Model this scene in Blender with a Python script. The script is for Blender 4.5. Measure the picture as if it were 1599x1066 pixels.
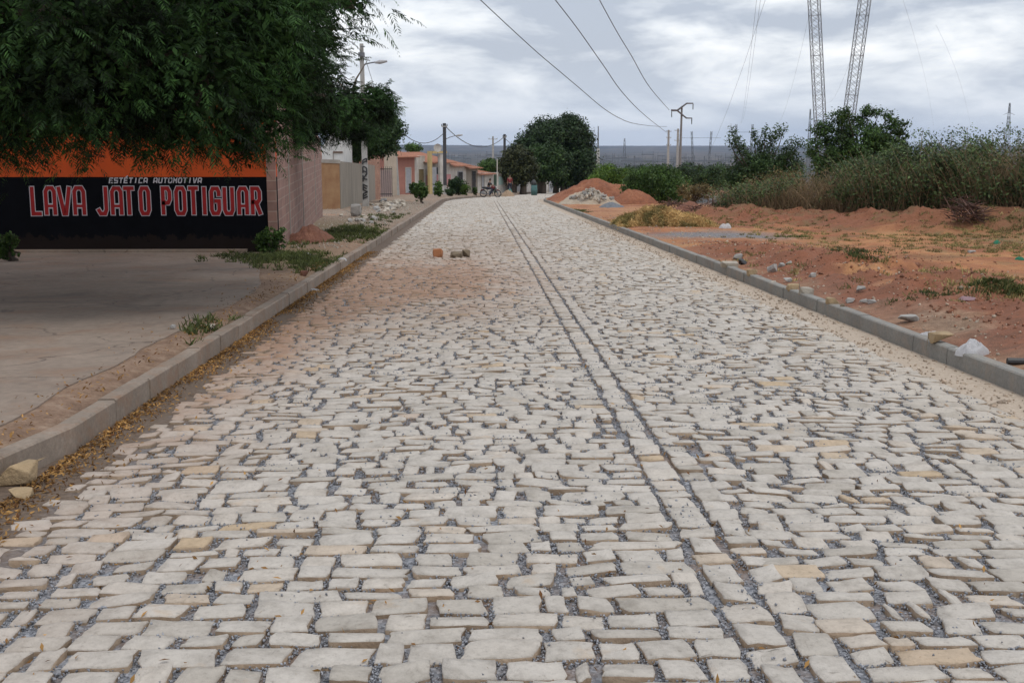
import bpy, bmesh, math, random
import numpy as np
from math import radians as RAD, sin, cos, pi
from mathutils import Vector, Matrix
for o in list(bpy.data.objects): bpy.data.objects.remove(o)
S = bpy.context.scene; COL = S.collection
R = np.random.default_rng(7); random.seed(7)

# ------------------------------------------------------------ camera, sky, sun, exposure
FPX = 1800.0; CAMZ = 1.65
YAW = math.atan(49.5/FPX); PIT = math.atan((533-225)/FPX)
cd = bpy.data.cameras.new('camera'); cam = bpy.data.objects.new('camera', cd); COL.objects.link(cam)
cam.location = (0, 0, CAMZ); cam.rotation_euler = (pi/2-PIT, 0, -YAW)
cd.sensor_width = 36; cd.lens = FPX/1599*36; cd.clip_start = .05; cd.clip_end = 60000
S.camera = cam
w = bpy.data.worlds.new('World'); S.world = w; w.use_nodes = True
SUN_EL, SUN_AZ = RAD(66), RAD(150)      # azimuth from +Y clockwise
def world():
    nt = w.node_tree; nt.nodes.clear(); N = nt.nodes.new; L = nt.links.new
    out = N('ShaderNodeOutputWorld'); mix = N('ShaderNodeMixShader')
    sky = N('ShaderNodeTexSky'); sky.sky_type = 'NISHITA'; sky.sun_disc = False
    sky.sun_elevation = SUN_EL; sky.sun_rotation = SUN_AZ; sky.air_density = 1.2; sky.dust_density = 2
    b1 = N('ShaderNodeBackground'); b1.inputs[1].default_value = .11; L(sky.outputs[0], b1.inputs[0])
    tc = N('ShaderNodeTexCoord')
    mp = N('ShaderNodeMapping'); mp.inputs['Scale'].default_value = (5.6, 5.6, 19); mp.inputs['Location'].default_value = (1.7, .4, 3.1)
    L(tc.outputs['Generated'], mp.inputs[0])
    n1 = N('ShaderNodeTexNoise'); n1.inputs['Scale'].default_value = 1.25; n1.inputs['Detail'].default_value = 9; n1.inputs['Roughness'].default_value = .56; n1.inputs['Distortion'].default_value = .25
    L(mp.outputs[0], n1.inputs['Vector'])
    r = N('ShaderNodeValToRGB'); e = r.color_ramp.elements
    e[0].position = .40; e[0].color = (.46, .505, .59, 1)
    e[1].position = .62; e[1].color = (.97, .98, 1.0, 1)
    x = e.new(.46); x.color = (.60, .64, .71, 1)
    x = e.new(.54); x.color = (.80, .83, .87, 1)
    L(n1.outputs['Fac'], r.inputs[0])
    # pale blue band low over the horizon
    sep = N('ShaderNodeSeparateXYZ'); L(tc.outputs['Generated'], sep.inputs[0])
    mr = N('ShaderNodeMapRange'); mr.inputs['From Min'].default_value = .0; mr.inputs['From Max'].default_value = .075
    mr.inputs['To Min'].default_value = .8; mr.inputs['To Max'].default_value = 0; L(sep.outputs['Z'], mr.inputs['Value'])
    mc = N('ShaderNodeMix'); mc.data_type = 'RGBA'; L(mr.outputs[0], mc.inputs['Factor']); L(r.outputs[0], mc.inputs['A']); mc.inputs['B'].default_value = (.60, .67, .775, 1)
    b2 = N('ShaderNodeBackground'); b2.inputs[1].default_value = 1.26; L(mc.outputs['Result'], b2.inputs[0])
    mix.inputs[0].default_value = .88; L(b1.outputs[0], mix.inputs[1]); L(b2.outputs[0], mix.inputs[2]); L(mix.outputs[0], out.inputs[0])
world()
sd = bpy.data.lights.new('sun', 'SUN'); sun = bpy.data.objects.new('sun', sd); COL.objects.link(sun)
sd.energy = 1.15; sd.angle = RAD(14); sd.color = (1, .96, .90)
sun.rotation_euler = Vector((sin(SUN_AZ)*cos(SUN_EL), cos(SUN_AZ)*cos(SUN_EL), sin(SUN_EL))).to_track_quat('Z', 'Y').to_euler()
S.view_settings.view_transform = 'Standard'; S.view_settings.look = 'None'; S.view_settings.exposure = -.03; S.view_settings.gamma = 1

# ------------------------------------------------------------ numbers: noise, ground height, picture rays
def h2(ix, iy, s=0):
    n = (ix.astype(np.int64)*374761393 + iy.astype(np.int64)*668265263 + s*1442695041) & 0x7fffffff
    n = ((n ^ (n >> 13))*1274126177) & 0x7fffffff
    return ((n ^ (n >> 16)) & 0xffff)/65535.0
def vn(x, y, s=0):
    x = np.asarray(x, float); y = np.asarray(y, float)
    ix = np.floor(x); iy = np.floor(y); fx = x-ix; fy = y-iy
    fx = fx*fx*(3-2*fx); fy = fy*fy*(3-2*fy)
    a = h2(ix, iy, s); b = h2(ix+1, iy, s); c = h2(ix, iy+1, s); d = h2(ix+1, iy+1, s)
    return (a+(b-a)*fx)*(1-fy)+(c+(d-c)*fx)*fy
def fbm(x, y, s=0, o=4):
    t = 0; a = .5
    for i in range(o):
        t = t+a*vn(x, y, s+i); x = x*2.03+11.3; y = y*2.03+4.7; a *= .5
    return t/(1-.5**o)
def sst(a, b, x):
    t = np.clip((np.asarray(x, float)-a)/(b-a), 0, 1); return t*t*(3-2*t)
BY = np.array([-60, 85, 95, 200, 320, 760, 900, 40000.]); BZ = np.array([1.6, -2.27, -2.60, -6.28, -11, -33.5, -35, -35.])
def base(y): return np.interp(y, BY, BZ)
def bend(y): return np.interp(y, [76, 80, 86, 92, 100, 110, 148, 170, 230], [0, .35, 1.3, 2.4, 3.8, 5.5, 10.3, 13.4, 23])
XL, XR = -2.50, 4.15
def road_z(x, y):
    u = x-bend(y); return base(y)+.05*(1-((u-1.0)/3.4)**2)-.02
def gau(x, y, cx, cy, sx, sy, h, rot=0):
    c, s = cos(rot), sin(rot); dx = x-cx; dy = y-cy
    a = (dx*c+dy*s)/sx; b = (-dx*s+dy*c)/sy
    return h*np.exp(-.5*(a*a+b*b))
def YC(x): return 38.5-np.where(np.asarray(x) < 8.5, .62, 1.25)*(np.clip(x, -50, 16.5)-8.5)
def gz(x, y):
    x = np.asarray(x, float); y = np.asarray(y, float)
    b = base(y); u = x-bend(y)
    far = sst(90, 200, y)
    left = b+.10+.048*sst(0.12, .4, XL-u)+.07*(fbm(x*.9, y*.9, 3)-.5)*sst(0.1, 1.5, XL-u)*sst(23, 30, y+0*x)
    left = left+gau(x, y, -3.6, 33, .5, 5, .06)
    k = sst(.1, .7, u-XR)
    right = b+.11+k*(.16*(fbm(x*.5, y*.5, 5)-.45)+.07*(fbm(x*2.2, y*2.2, 8, 4)-.5)+.04*(fbm(x*7, y*7, 18, 2)-.5))
    rough = gau(x, y, 6.1, 14, 1.1, 4.5, 1)+gau(x, y, 5.6, 21, .9, 4, .7)
    right = right+rough*k*(.13+.42*(fbm(x*1.9, y*1.9, 9, 5)-.42))
    right = right+k*gau(x, y, 5.25, 10.6, .55, 1.6, .10)
    # berm in front of the scrub
    yc = YC(x); d = (y-yc)*np.where(x < 8.5, 1, .72)
    bm = np.exp(-.5*(d/1.5)**2)*sst(5.6, 8.5, x)*(.45+.75*fbm(x*.55, 3.3+0*y, 12, 3))*(.8+.5*(fbm(x*2, y*2, 14, 3)-.5))
    right = right+.66*bm+.95*bm*(fbm(x*2.3, y*2.3, 17, 5)-.5)
    dd = sst(0, 60, y-yc-3)*sst(8, 20, x)
    right = right-3.5*dd*sst(4, 30, x)
    z = np.where(u < (XL+XR)/2, left, right)
    inr = (u > XL-.06-np.maximum(0, 7.1-y)**2*.15) & (u < XR+.06) & (y < 235)
    z = np.where(inr, road_z(x, y)-.10, z)
    und = 2.5*(fbm(x*.004, y*.004, 20)-.5)*far*(1-sst(1000, 2500, y))
    z = z+und*(1-sst(700, 900, y)*.6)
    # distant plateau
    hill = sst(7000, 8500, y)*(14+19*fbm(x*.00035+3, y*.0002, 31, 3)+9*sst(-1500, 1500, -x))
    return z+hill
cy_, sy_ = cos(YAW), sin(YAW); cp_, sp_ = cos(PIT), sin(PIT)
FW = np.array([sy_*cp_, cy_*cp_, -sp_]); RT = np.array([cy_, -sy_, 0]); UP = np.array([sy_*sp_, cy_*sp_, cp_])
def ray(px, py): return FW*FPX+RT*(px-799.5)+UP*(533-py)
def W(px, py, Y):
    d = ray(px, py); return np.array([0, 0, CAMZ])+d*(Y/d[1])
def G(px, py):
    d = ray(px, py); d = d/d[1]; a = 2.5; st = .05
    while a < 3000:
        x = d[0]*a; z = CAMZ+d[2]*a
        if z < float(gz(x, a)): break
        a += max(.04, a*.003)
    return (float(d[0]*a), float(a))
def XA(px, Y): return float(W(px, 300, Y)[0])
def at(px, Y): x = XA(px, Y); return (x, Y, float(gz(x, Y)))
def hpx(py, Y): return float(W(750, py, Y)[2])

# ------------------------------------------------------------ materials
MATS = {}
def newmat(name):
    m = bpy.data.materials.new(name); m.use_nodes = True; nt = m.node_tree
    return m, nt, nt.nodes['Principled BSDF'], nt.nodes.new, nt.links.new
def noise(nt, scale, det=5, rough=.55, vec=None, dist=0):
    n = nt.nodes.new('ShaderNodeTexNoise'); n.inputs['Scale'].default_value = scale; n.inputs['Detail'].default_value = det
    n.inputs['Roughness'].default_value = rough; n.inputs['Distortion'].default_value = dist
    if vec is not None: nt.links.new(vec, n.inputs['Vector'])
    return n.outputs['Fac']
def geo(nt, scale=(1, 1, 1), obj=False):
    if obj: s = nt.nodes.new('ShaderNodeTexCoord').outputs['Object']
    else: s = nt.nodes.new('ShaderNodeNewGeometry').outputs['Position']
    mp = nt.nodes.new('ShaderNodeMapping'); mp.inputs['Scale'].default_value = scale; nt.links.new(s, mp.inputs[0]); return mp.outputs[0]
def ramp(nt, fac, *stops):
    r = nt.nodes.new('ShaderNodeValToRGB'); e = r.color_ramp.elements
    while len(e) > 1: e.remove(e[-1])
    e[0].position = stops[0][0]; c = stops[0][1]; e[0].color = (*c, 1) if len(c) == 3 else c
    for p, c in stops[1:]:
        x = e.new(p); x.color = (*c, 1)
    nt.links.new(fac, r.inputs[0]); return r.outputs[0]
def mixc(nt, fac, a, b, mode='MIX'):
    m = nt.nodes.new('ShaderNodeMix'); m.data_type = 'RGBA'; m.blend_type = mode
    for s, v in (('Factor', fac), ('A', a), ('B', b)):
        if isinstance(v, (int, float)): m.inputs[s].default_value = v
        elif isinstance(v, tuple): m.inputs[s].default_value = (*v, 1)
        else: nt.links.new(v, m.inputs[s])
    return m.outputs['Result']
def math_(nt, op, a, b=0.0, c=None):
    m = nt.nodes.new('ShaderNodeMath'); m.operation = op
    for i, v in enumerate((a, b) if c is None else (a, b, c)):
        if isinstance(v, (int, float)): m.inputs[i].default_value = v
        else: nt.links.new(v, m.inputs[i])
    return m.outputs[0]
def bump(nt, p, h, s=.5, d=.02):
    b = nt.nodes.new('ShaderNodeBump'); b.inputs['Strength'].default_value = s; b.inputs['Distance'].default_value = d
    nt.links.new(h, b.inputs['Height']); nt.links.new(b.outputs[0], p.inputs['Normal'])
def setc(nt, p, c):
    if isinstance(c, tuple): p.inputs['Base Color'].default_value = (*c, 1)
    else: nt.links.new(c, p.inputs['Base Color'])
def mat(name, c1, c2=None, scale=6, rough=.85, bs=.3, bd=.01, metal=0, obj=True, sv=(1, 1, 1), island=0, lo=.3, hi=.7, det=6):
    if name in MATS: return MATS[name]
    m, nt, p, N, L = newmat(name); p.inputs['Roughness'].default_value = rough; p.inputs['Metallic'].default_value = metal
    v = geo(nt, sv, obj); f = noise(nt, scale, det, .6, v)
    col = ramp(nt, f, (lo, c1), (hi, c2 or tuple(x*.75 for x in c1)))
    if island:
        rp = N('ShaderNodeNewGeometry').outputs['Random Per Island']
        k = ramp(nt, rp, (0, (1-island,)*3), (1, (1+island*.6,)*3)); col = mixc(nt, 1.0, col, k, 'MULTIPLY')
    setc(nt, p, col)
    if bs: bump(nt, p, noise(nt, scale*5, 5, .6, v), bs, bd)
    MATS[name] = m; return m
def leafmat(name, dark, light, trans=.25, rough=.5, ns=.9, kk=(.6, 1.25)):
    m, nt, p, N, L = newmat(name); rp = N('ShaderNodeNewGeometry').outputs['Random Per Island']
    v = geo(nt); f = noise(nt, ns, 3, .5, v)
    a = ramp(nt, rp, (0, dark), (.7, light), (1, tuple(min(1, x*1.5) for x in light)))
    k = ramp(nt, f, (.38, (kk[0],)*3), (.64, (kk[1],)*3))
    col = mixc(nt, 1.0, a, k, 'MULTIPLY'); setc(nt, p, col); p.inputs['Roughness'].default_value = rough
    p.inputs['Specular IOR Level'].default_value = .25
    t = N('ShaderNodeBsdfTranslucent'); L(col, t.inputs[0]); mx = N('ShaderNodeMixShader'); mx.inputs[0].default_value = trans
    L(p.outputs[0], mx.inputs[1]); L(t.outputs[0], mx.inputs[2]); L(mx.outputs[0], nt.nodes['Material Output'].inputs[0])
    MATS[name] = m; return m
def brickmat(name, c1, c2, mortar, bw, bh, rough=.9, ms=.012):
    m, nt, p, N, L = newmat(name); p.inputs['Roughness'].default_value = rough
    tc = N('ShaderNodeTexCoord'); sep = N('ShaderNodeSeparateXYZ'); L(tc.outputs['Object'], sep.inputs[0])
    cmb = N('ShaderNodeCombineXYZ'); L(math_(nt, 'ADD', sep.outputs[0], sep.outputs[1]), cmb.inputs[0]); L(sep.outputs[2], cmb.inputs[1])
    b = N('ShaderNodeTexBrick'); L(cmb.outputs[0], b.inputs['Vector']); b.inputs['Scale'].default_value = 1
    b.inputs['Brick Width'].default_value = bw; b.inputs['Row Height'].default_value = bh; b.inputs['Mortar Size'].default_value = ms; b.inputs['Mortar Smooth'].default_value = .3
    b.inputs['Color1'].default_value = (*c1, 1); b.inputs['Color2'].default_value = (*c2, 1); b.inputs['Mortar'].default_value = (*mortar, 1)
    f = noise(nt, 2.2, 6, .6, geo(nt, (1, 1, 1), True)); k = ramp(nt, f, (.3, (.72, .70, .68)), (.7, (1.15, 1.15, 1.15)))
    setc(nt, p, mixc(nt, 1.0, b.outputs['Color'], k, 'MULTIPLY'))
    hh = math_(nt, 'ADD', b.outputs['Fac'], math_(nt, 'MULTIPLY', noise(nt, 60, 4, .6, tc.outputs['Object']), -.4))
    bump(nt, p, hh, -.6, .01); MATS[name] = m; return m

def m_stones():
    m, nt, p, N, L = newmat('paving stone'); rp = N('ShaderNodeNewGeometry').outputs['Random Per Island']; v = geo(nt)
    a = ramp(nt, rp, (0, (.43, .392, .345)), (.2, (.495, .457, .412)), (.45, (.535, .495, .45)), (.7, (.48, .443, .40)), (.93, (.54, .49, .435)), (.972, (.52, .435, .35)), (.99, (.49, .37, .24)), (1, (.50, .41, .34)))
    n1 = noise(nt, 9, 6, .65, v); a = mixc(nt, 1.0, a, ramp(nt, n1, (.28, (.72, .70, .67)), (.5, (1, .99, .97)), (.75, (1.13, 1.12, 1.1))), 'MULTIPLY')
    n2 = noise(nt, 42, 6, .7, v); a = mixc(nt, 1.0, a, ramp(nt, n2, (.27, (.62, .60, .58)), (.42, (.95, .95, .95)), (.6, (1.04, 1.04, 1.04))), 'MULTIPLY')
    st = noise(nt, 3.1, 6, .65, v); a = mixc(nt, ramp(nt, st, (.62, (0, 0, 0)), (.75, (.55, .55, .55))), a, (.48, .31, .16))
    # reddish earth carried onto the road
    sep = N('ShaderNodeSeparateXYZ'); L(v, sep.inputs[0]); X, Y = sep.outputs[0], sep.outputs[1]
    def g(cx, cy, sx, sy, k):
        dx = math_(nt, 'MULTIPLY', math_(nt, 'SUBTRACT', X, cx), 1/sx); dy = math_(nt, 'MULTIPLY', math_(nt, 'SUBTRACT', Y, cy), 1/sy)
        q = math_(nt, 'ADD', math_(nt, 'MULTIPLY', dx, dx), math_(nt, 'MULTIPLY', dy, dy))
        return math_(nt, 'MULTIPLY', math_(nt, 'EXPONENT', math_(nt, 'MULTIPLY', q, -1.0)), k)
    s = math_(nt, 'ADD', g(-.9, 17.8, 1.5, 4.4, 1.3), g(-2.1, 14, .65, 9, .9))
    s = math_(nt, 'ADD', s, g(-.3, 27, 2.2, 8, .30))
    s = math_(nt, 'MULTIPLY', s, ramp(nt, noise(nt, 1.6, 6, .7, v), (.3, (.25,)*3), (.62, (1.1,)*3)))
    a = mixc(nt, math_(nt, 'MINIMUM', s, .82), a, (.34, .19, .115))
    # dusty pale right edge
    a = mixc(nt, math_(nt, 'MULTIPLY', g(3.6, 8, .5, 60, .6), n1), a, (.50, .42, .33))
    setc(nt, p, a); p.inputs['Roughness'].default_value = .8
    h = math_(nt, 'ADD', math_(nt, 'MULTIPLY', noise(nt, 30, 6, .7, v), .8), math_(nt, 'MULTIPLY', noise(nt, 150, 3, .6, v), .25))
    bump(nt, p, h, .8, .016); return m
def m_bed():
    m, nt, p, N, L = newmat('joint gravel'); v = geo(nt)
    vo = N('ShaderNodeTexVoronoi'); vo.inputs['Scale'].default_value = 75; L(v, vo.inputs['Vector'])
    hs = N('ShaderNodeSeparateColor'); L(vo.outputs['Color'], hs.inputs[0])
    a = ramp(nt, hs.outputs[0], (0, (.11, .115, .13)), (.6, (.23, .24, .265)), (1, (.36, .37, .395)))
    d = noise(nt, 2.2, 6, .65, v); a = mixc(nt, ramp(nt, d, (.46, (0, 0, 0)), (.64, (.8,)*3)), a, (.20, .125, .075))
    sep = N('ShaderNodeSeparateXYZ'); L(v, sep.inputs[0])
    n2 = noise(nt, 5, 6, .7, v); n3 = noise(nt, 34, 6, .7, v)
    u = math_(nt, 'ADD', sep.outputs[0], math_(nt, 'MULTIPLY', math_(nt, 'SUBTRACT', n2, .5), .5))
    mr = N('ShaderNodeMapRange'); mr.inputs[1].default_value = -1.85; mr.inputs[2].default_value = -2.2; L(u, mr.inputs[0])
    a = mixc(nt, mr.outputs[0], a, ramp(nt, n3, (.3, (.075, .052, .038)), (.7, (.19, .135, .095))))
    mr = N('ShaderNodeMapRange'); mr.inputs[1].default_value = 3.45; mr.inputs[2].default_value = 3.75; L(u, mr.inputs[0])
    a = mixc(nt, mr.outputs[0], a, ramp(nt, n3, (.3, (.33, .255, .185)), (.7, (.54, .45, .36))))
    setc(nt, p, a); p.inputs['Roughness'].default_value = .95
    bump(nt, p, math_(nt, 'ADD', vo.outputs['Distance'], math_(nt, 'MULTIPLY', n3, -1.)), -.8, .012); return m
def m_soil():
    m, nt, p, N, L = newmat('earth'); v = geo(nt)
    at_ = N('ShaderNodeAttribute'); at_.attribute_name = 'cover'; sc = N('ShaderNodeSeparateColor'); L(at_.outputs['Color'], sc.inputs[0])
    n1 = noise(nt, .55, 7, .62, v, .4); n2 = noise(nt, 6, 7, .68, v); n3 = noise(nt, 45, 5, .7, v)
    red = ramp(nt, n1, (.30, (.30, .110, .048)), (.45, (.41, .168, .070)), (.57, (.49, .228, .094)), (.70, (.45, .25, .115)))
    red = mixc(nt, 1., red, ramp(nt, n2, (.25, (.66, .64, .62)), (.5, (.98, .98, .98)), (.75, (1.2, 1.18, 1.15))), 'MULTIPLY')
    pale = ramp(nt, n2, (.28, (.15, .10, .07)), (.5, (.27, .195, .14)), (.72, (.42, .335, .26)))
    c = mixc(nt, sc.outputs[0], red, pale)
    c = mixc(nt, math_(nt, 'MULTIPLY', at_.outputs['Alpha'], ramp(nt, n2, (.25, (.55,)*3), (.6, (1,)*3))), c, ramp(nt, n2, (.3, (.15, .055, .032)), (.6, (.29, .11, .058)), (.8, (.37, .16, .085))))
    gf = math_(nt, 'MULTIPLY', sc.outputs[1], ramp(nt, n2, (.36, (0,)*3), (.58, (1,)*3)))
    c = mixc(nt, gf, c, ramp(nt, n3, (.3, (.075, .075, .028)), (.7, (.19, .17, .07))))
    vo = N('ShaderNodeTexVoronoi'); vo.inputs['Scale'].default_value = 45; L(v, vo.inputs['Vector']); hs = N('ShaderNodeSeparateColor'); L(vo.outputs['Color'], hs.inputs[0])
    c = mixc(nt, sc.outputs[2], c, ramp(nt, hs.outputs[0], (0, (.12, .115, .12)), (1, (.30, .29, .295))))
    c = mixc(nt, 1., c, ramp(nt, n3, (.25, (.74,)*3), (.6, (1.06,)*3)), 'MULTIPLY')
    sep = N('ShaderNodeSeparateXYZ'); L(v, sep.inputs[0])
    mr = N('ShaderNodeMapRange'); mr.inputs[1].default_value = 170; mr.inputs[2].default_value = 420; L(sep.outputs[1], mr.inputs[0])
    v2 = geo(nt, (.0022, .0009, .001)); v3 = geo(nt, (.014, .0045, .01))
    far = ramp(nt, noise(nt, 1, 7, .6, v2), (.36, (.022, .030, .026)), (.47, (.045, .043, .037)), (.55, (.09, .072, .058)), (.66, (.034, .038, .032)))
    far = mixc(nt, 1., far, ramp(nt, noise(nt, 1, 6, .75, v3), (.36, (.45,)*3), (.64, (1.5,)*3)), 'MULTIPLY')
    c = mixc(nt, mr.outputs[0], c, far)
    setc(nt, p, c); p.inputs['Roughness'].default_value = .95
    bump(nt, p, math_(nt, 'ADD', math_(nt, 'MULTIPLY', n2, 1.0), math_(nt, 'MULTIPLY', n3, .45)), .75, .07); return m
def m_concrete(name, c1, c2, c3, sc=1.0, drt=.5):
    m, nt, p, N, L = newmat(name); v = geo(nt)
    n1 = noise(nt, .8*sc, 7, .65, v, .3); n2 = noise(nt, 14*sc, 6, .7, v); n3 = noise(nt, 120, 4, .6, v)
    c = ramp(nt, n1, (.3, c2), (.62, c1)); c = mixc(nt, 1., c, ramp(nt, n2, (.3, (.78,)*3), (.65, (1.1,)*3)), 'MULTIPLY')
    d = noise(nt, 1.7*sc, 7, .7, v, .5); c = mixc(nt, ramp(nt, d, (.48, (0,)*3), (.72, (drt,)*3)), c, c3)
    if 'lot' in name:
        vo = N('ShaderNodeTexVoronoi'); vo.feature = 'DISTANCE_TO_EDGE'; vo.inputs['Scale'].default_value = .42; dv = N('ShaderNodeVectorMath'); dv.operation = 'MULTIPLY_ADD'
        nn = N('ShaderNodeTexNoise'); nn.inputs['Scale'].default_value = 1.8; nn.inputs['Detail'].default_value = 6; L(v, nn.inputs['Vector']); L(nn.outputs['Color'], dv.inputs[0]); dv.inputs[1].default_value = (.7, .7, .7); L(v, dv.inputs[2]); L(dv.outputs[0], vo.inputs['Vector'])
        c = mixc(nt, ramp(nt, vo.outputs['Distance'], (.0, (.75,)*3), (.006, (0,)*3)), c, (.07, .05, .04))
        c = mixc(nt, ramp(nt, noise(nt, .45, 5, .6, v, 1.5), (.55, (0,)*3), (.66, (.5,)*3)), c, (.10, .085, .075))
    setc(nt, p, c); p.inputs['Roughness'].default_value = .88
    bump(nt, p, math_(nt, 'ADD', n2, math_(nt, 'MULTIPLY', n3, .5)), .4, .008); MATS[name] = m; return m
M_STONE, M_BED, M_SOIL = m_stones(), m_bed(), m_soil()
M_SIDE = mat('broken stone side', (.42, .32, .23), (.27, .19, .125), 9, rough=.9, bs=.7, bd=.015, obj=False, island=.25, lo=.35, hi=.65)  # brown side tone, with shade put into the colour where bounce leaves sides pale
M_KERB = m_concrete('kerb concrete', (.31, .25, .20), (.20, .16, .125), (.26, .155, .095), 2.2, .9)
M_KERB2 = m_concrete('kerb concrete new', (.27, .26, .235), (.205, .195, .18), (.34, .25, .18), 2.2, .6)
M_SLAB = m_concrete('lot concrete', (.30, .235, .185), (.195, .15, .118), (.25, .15, .095), .8, .8)
M_CONC = mat('cement', (.36, .33, .29), (.24, .215, .19), 3, bs=.35)
M_POLE = mat('pole concrete', (.42, .41, .39), (.30, .29, .27), 4, bs=.2)
M_STEEL = mat('galvanised steel', (.20, .21, .225), (.14, .145, .16), 8, rough=.55, bs=0, metal=.4)
M_DARK = mat('dark plastic', (.03, .03, .032), (.02, .02, .02), 8, rough=.5, bs=0)
M_WIRE = mat('wire', (.06, .06, .065), (.04, .04, .045), 8, rough=.6, bs=0)
M_WOOD = mat('bark', (.13, .10, .075), (.06, .045, .035), 7, bs=.9, bd=.03, sv=(1, 1, .3))
M_TILE = mat('clay tile', (.40, .17, .095), (.24, .105, .07), 5, bs=.4)
M_WHITE = mat('white limewash', (.62, .60, .56), (.38, .35, .31), 1.6, bs=.2)
M_ROCK = mat('pale rock', (.47, .42, .35), (.31, .27, .22), 6, bs=.7, bd=.02, island=.25)
M_GROCK = mat('grey concrete lump', (.40, .385, .36), (.26, .25, .235), 6, bs=.7, bd=.02, island=.2)

# ------------------------------------------------------------ object helpers
def tag(o, label=None, cat=None, group=None, kind=None):
    if label: o['label'] = label
    if cat: o['category'] = cat
    if group: o['group'] = group
    if kind: o['kind'] = kind
    return o
def thing(name, loc, label, cat, group=None, rz=0):
    o = bpy.data.objects.new(name, None); COL.objects.link(o); o.location = loc; o.rotation_euler = (0, 0, rz); o.empty_display_size = .2
    return tag(o, label, cat, group)
def link(name, me, m, parent=None, loc=(0, 0, 0), smooth=False, rz=0):
    for x in (m if isinstance(m, (list, tuple)) else [m]): me.materials.append(x)
    if smooth: me.polygons.foreach_set('use_smooth', [True]*len(me.polygons))
    o = bpy.data.objects.new(name, me); COL.objects.link(o); o.location = loc; o.rotation_euler = (0, 0, rz)
    if parent: o.parent = parent
    return o
def npmesh(name, V, F, m, parent=None, loc=(0, 0, 0), smooth=False, midx=None):
    V = np.asarray(V, np.float32).reshape(-1, 3); F = np.asarray(F, np.int32); k = F.shape[1]
    me = bpy.data.meshes.new(name); me.vertices.add(len(V)); me.vertices.foreach_set('co', V.ravel())
    me.loops.add(F.size); me.loops.foreach_set('vertex_index', F.ravel())
    me.polygons.add(len(F)); me.polygons.foreach_set('loop_start', np.arange(0, F.size, k, dtype=np.int32))
    if midx is not None: me.polygons.foreach_set('material_index', np.asarray(midx, np.int32))
    me.update(calc_edges=True); return link(name, me, m, parent, loc, smooth)
class MB:
    def __init__(s): s.v = []; s.f = []; s.mi = []
    def add(s, V, F, mi=0):
        o = len(s.v); s.v += [tuple(map(float, v)) for v in V]; s.f += [tuple(i+o for i in f) for f in F]; s.mi += [mi]*len(F)
    def box(s, x0, y0, z0, x1, y1, z1, mi=0):
        V = [(x, y, z) for z in (z0, z1) for y in (y0, y1) for x in (x0, x1)]
        s.add(V, [(0, 2, 3, 1), (4, 5, 7, 6), (0, 1, 5, 4), (2, 6, 7, 3), (0, 4, 6, 2), (1, 3, 7, 5)], mi)
    def tube(s, pts, rad, n=6, mi=0, cap=True):
        P = [Vector(p) for p in pts]; rad = rad if isinstance(rad, (list, tuple)) else [rad]*len(P); V = []; F = []; prev = None
        for i, p in enumerate(P):
            d = (P[min(i+1, len(P)-1)]-P[max(i-1, 0)]).normalized()
            if prev is None: a = d.orthogonal().normalized()
            else: a = (prev-d*prev.dot(d)).normalized()
            prev = a; b = d.cross(a)
            for k in range(n):
                t = 2*pi*k/n; V.append(p+(a*cos(t)+b*sin(t))*rad[i])
        for i in range(len(P)-1):
            for k in range(n):
                k2 = (k+1) % n; F.append((i*n+k, i*n+k2, (i+1)*n+k2, (i+1)*n+k))
        if cap: F.append(tuple(range(n-1, -1, -1))); F.append(tuple((len(P)-1)*n+k for k in range(n)))
        s.add(V, F, mi)
    def bar(s, p, q, r, mi=0): s.tube([p, q], r, 4, mi)
    def quad(s, a, b, c, d, mi=0): s.add([a, b, c, d], [(0, 1, 2, 3)], mi)
    def build(s, name, m, parent=None, loc=(0, 0, 0), smooth=False, rz=0):
        me = bpy.data.meshes.new(name); me.from_pydata(s.v, [], s.f); me.polygons.foreach_set('material_index', s.mi); me.update()
        return link(name, me, m, parent, loc, smooth, rz)
def rockmesh(name, sx, sy, sz, seed, n=14, m=None, squar=.6):
    rg = random.Random(seed); bm = bmesh.new()
    for i in range(n):
        v = Vector((rg.uniform(-1, 1), rg.uniform(-1, 1), rg.uniform(-1, 1)))
        v = v.normalized()*(1-squar)+Vector([max(-1, min(1, c*1.8)) for c in v])*squar
        bm.verts.new((v.x*sx/2, v.y*sy/2, (v.z+1)*sz/2))
    r = bmesh.ops.convex_hull(bm, input=bm.verts)
    for g in r['geom_interior']+r['geom_unused']:
        if isinstance(g, bmesh.types.BMVert) and g.is_valid: bm.verts.remove(g)
    bmesh.ops.bevel(bm, geom=list(bm.edges), offset=min(sx, sy, sz)*.04, segments=1, affect='EDGES')
    me = bpy.data.meshes.new(name); bm.to_mesh(me); bm.free()
    return me

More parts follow.
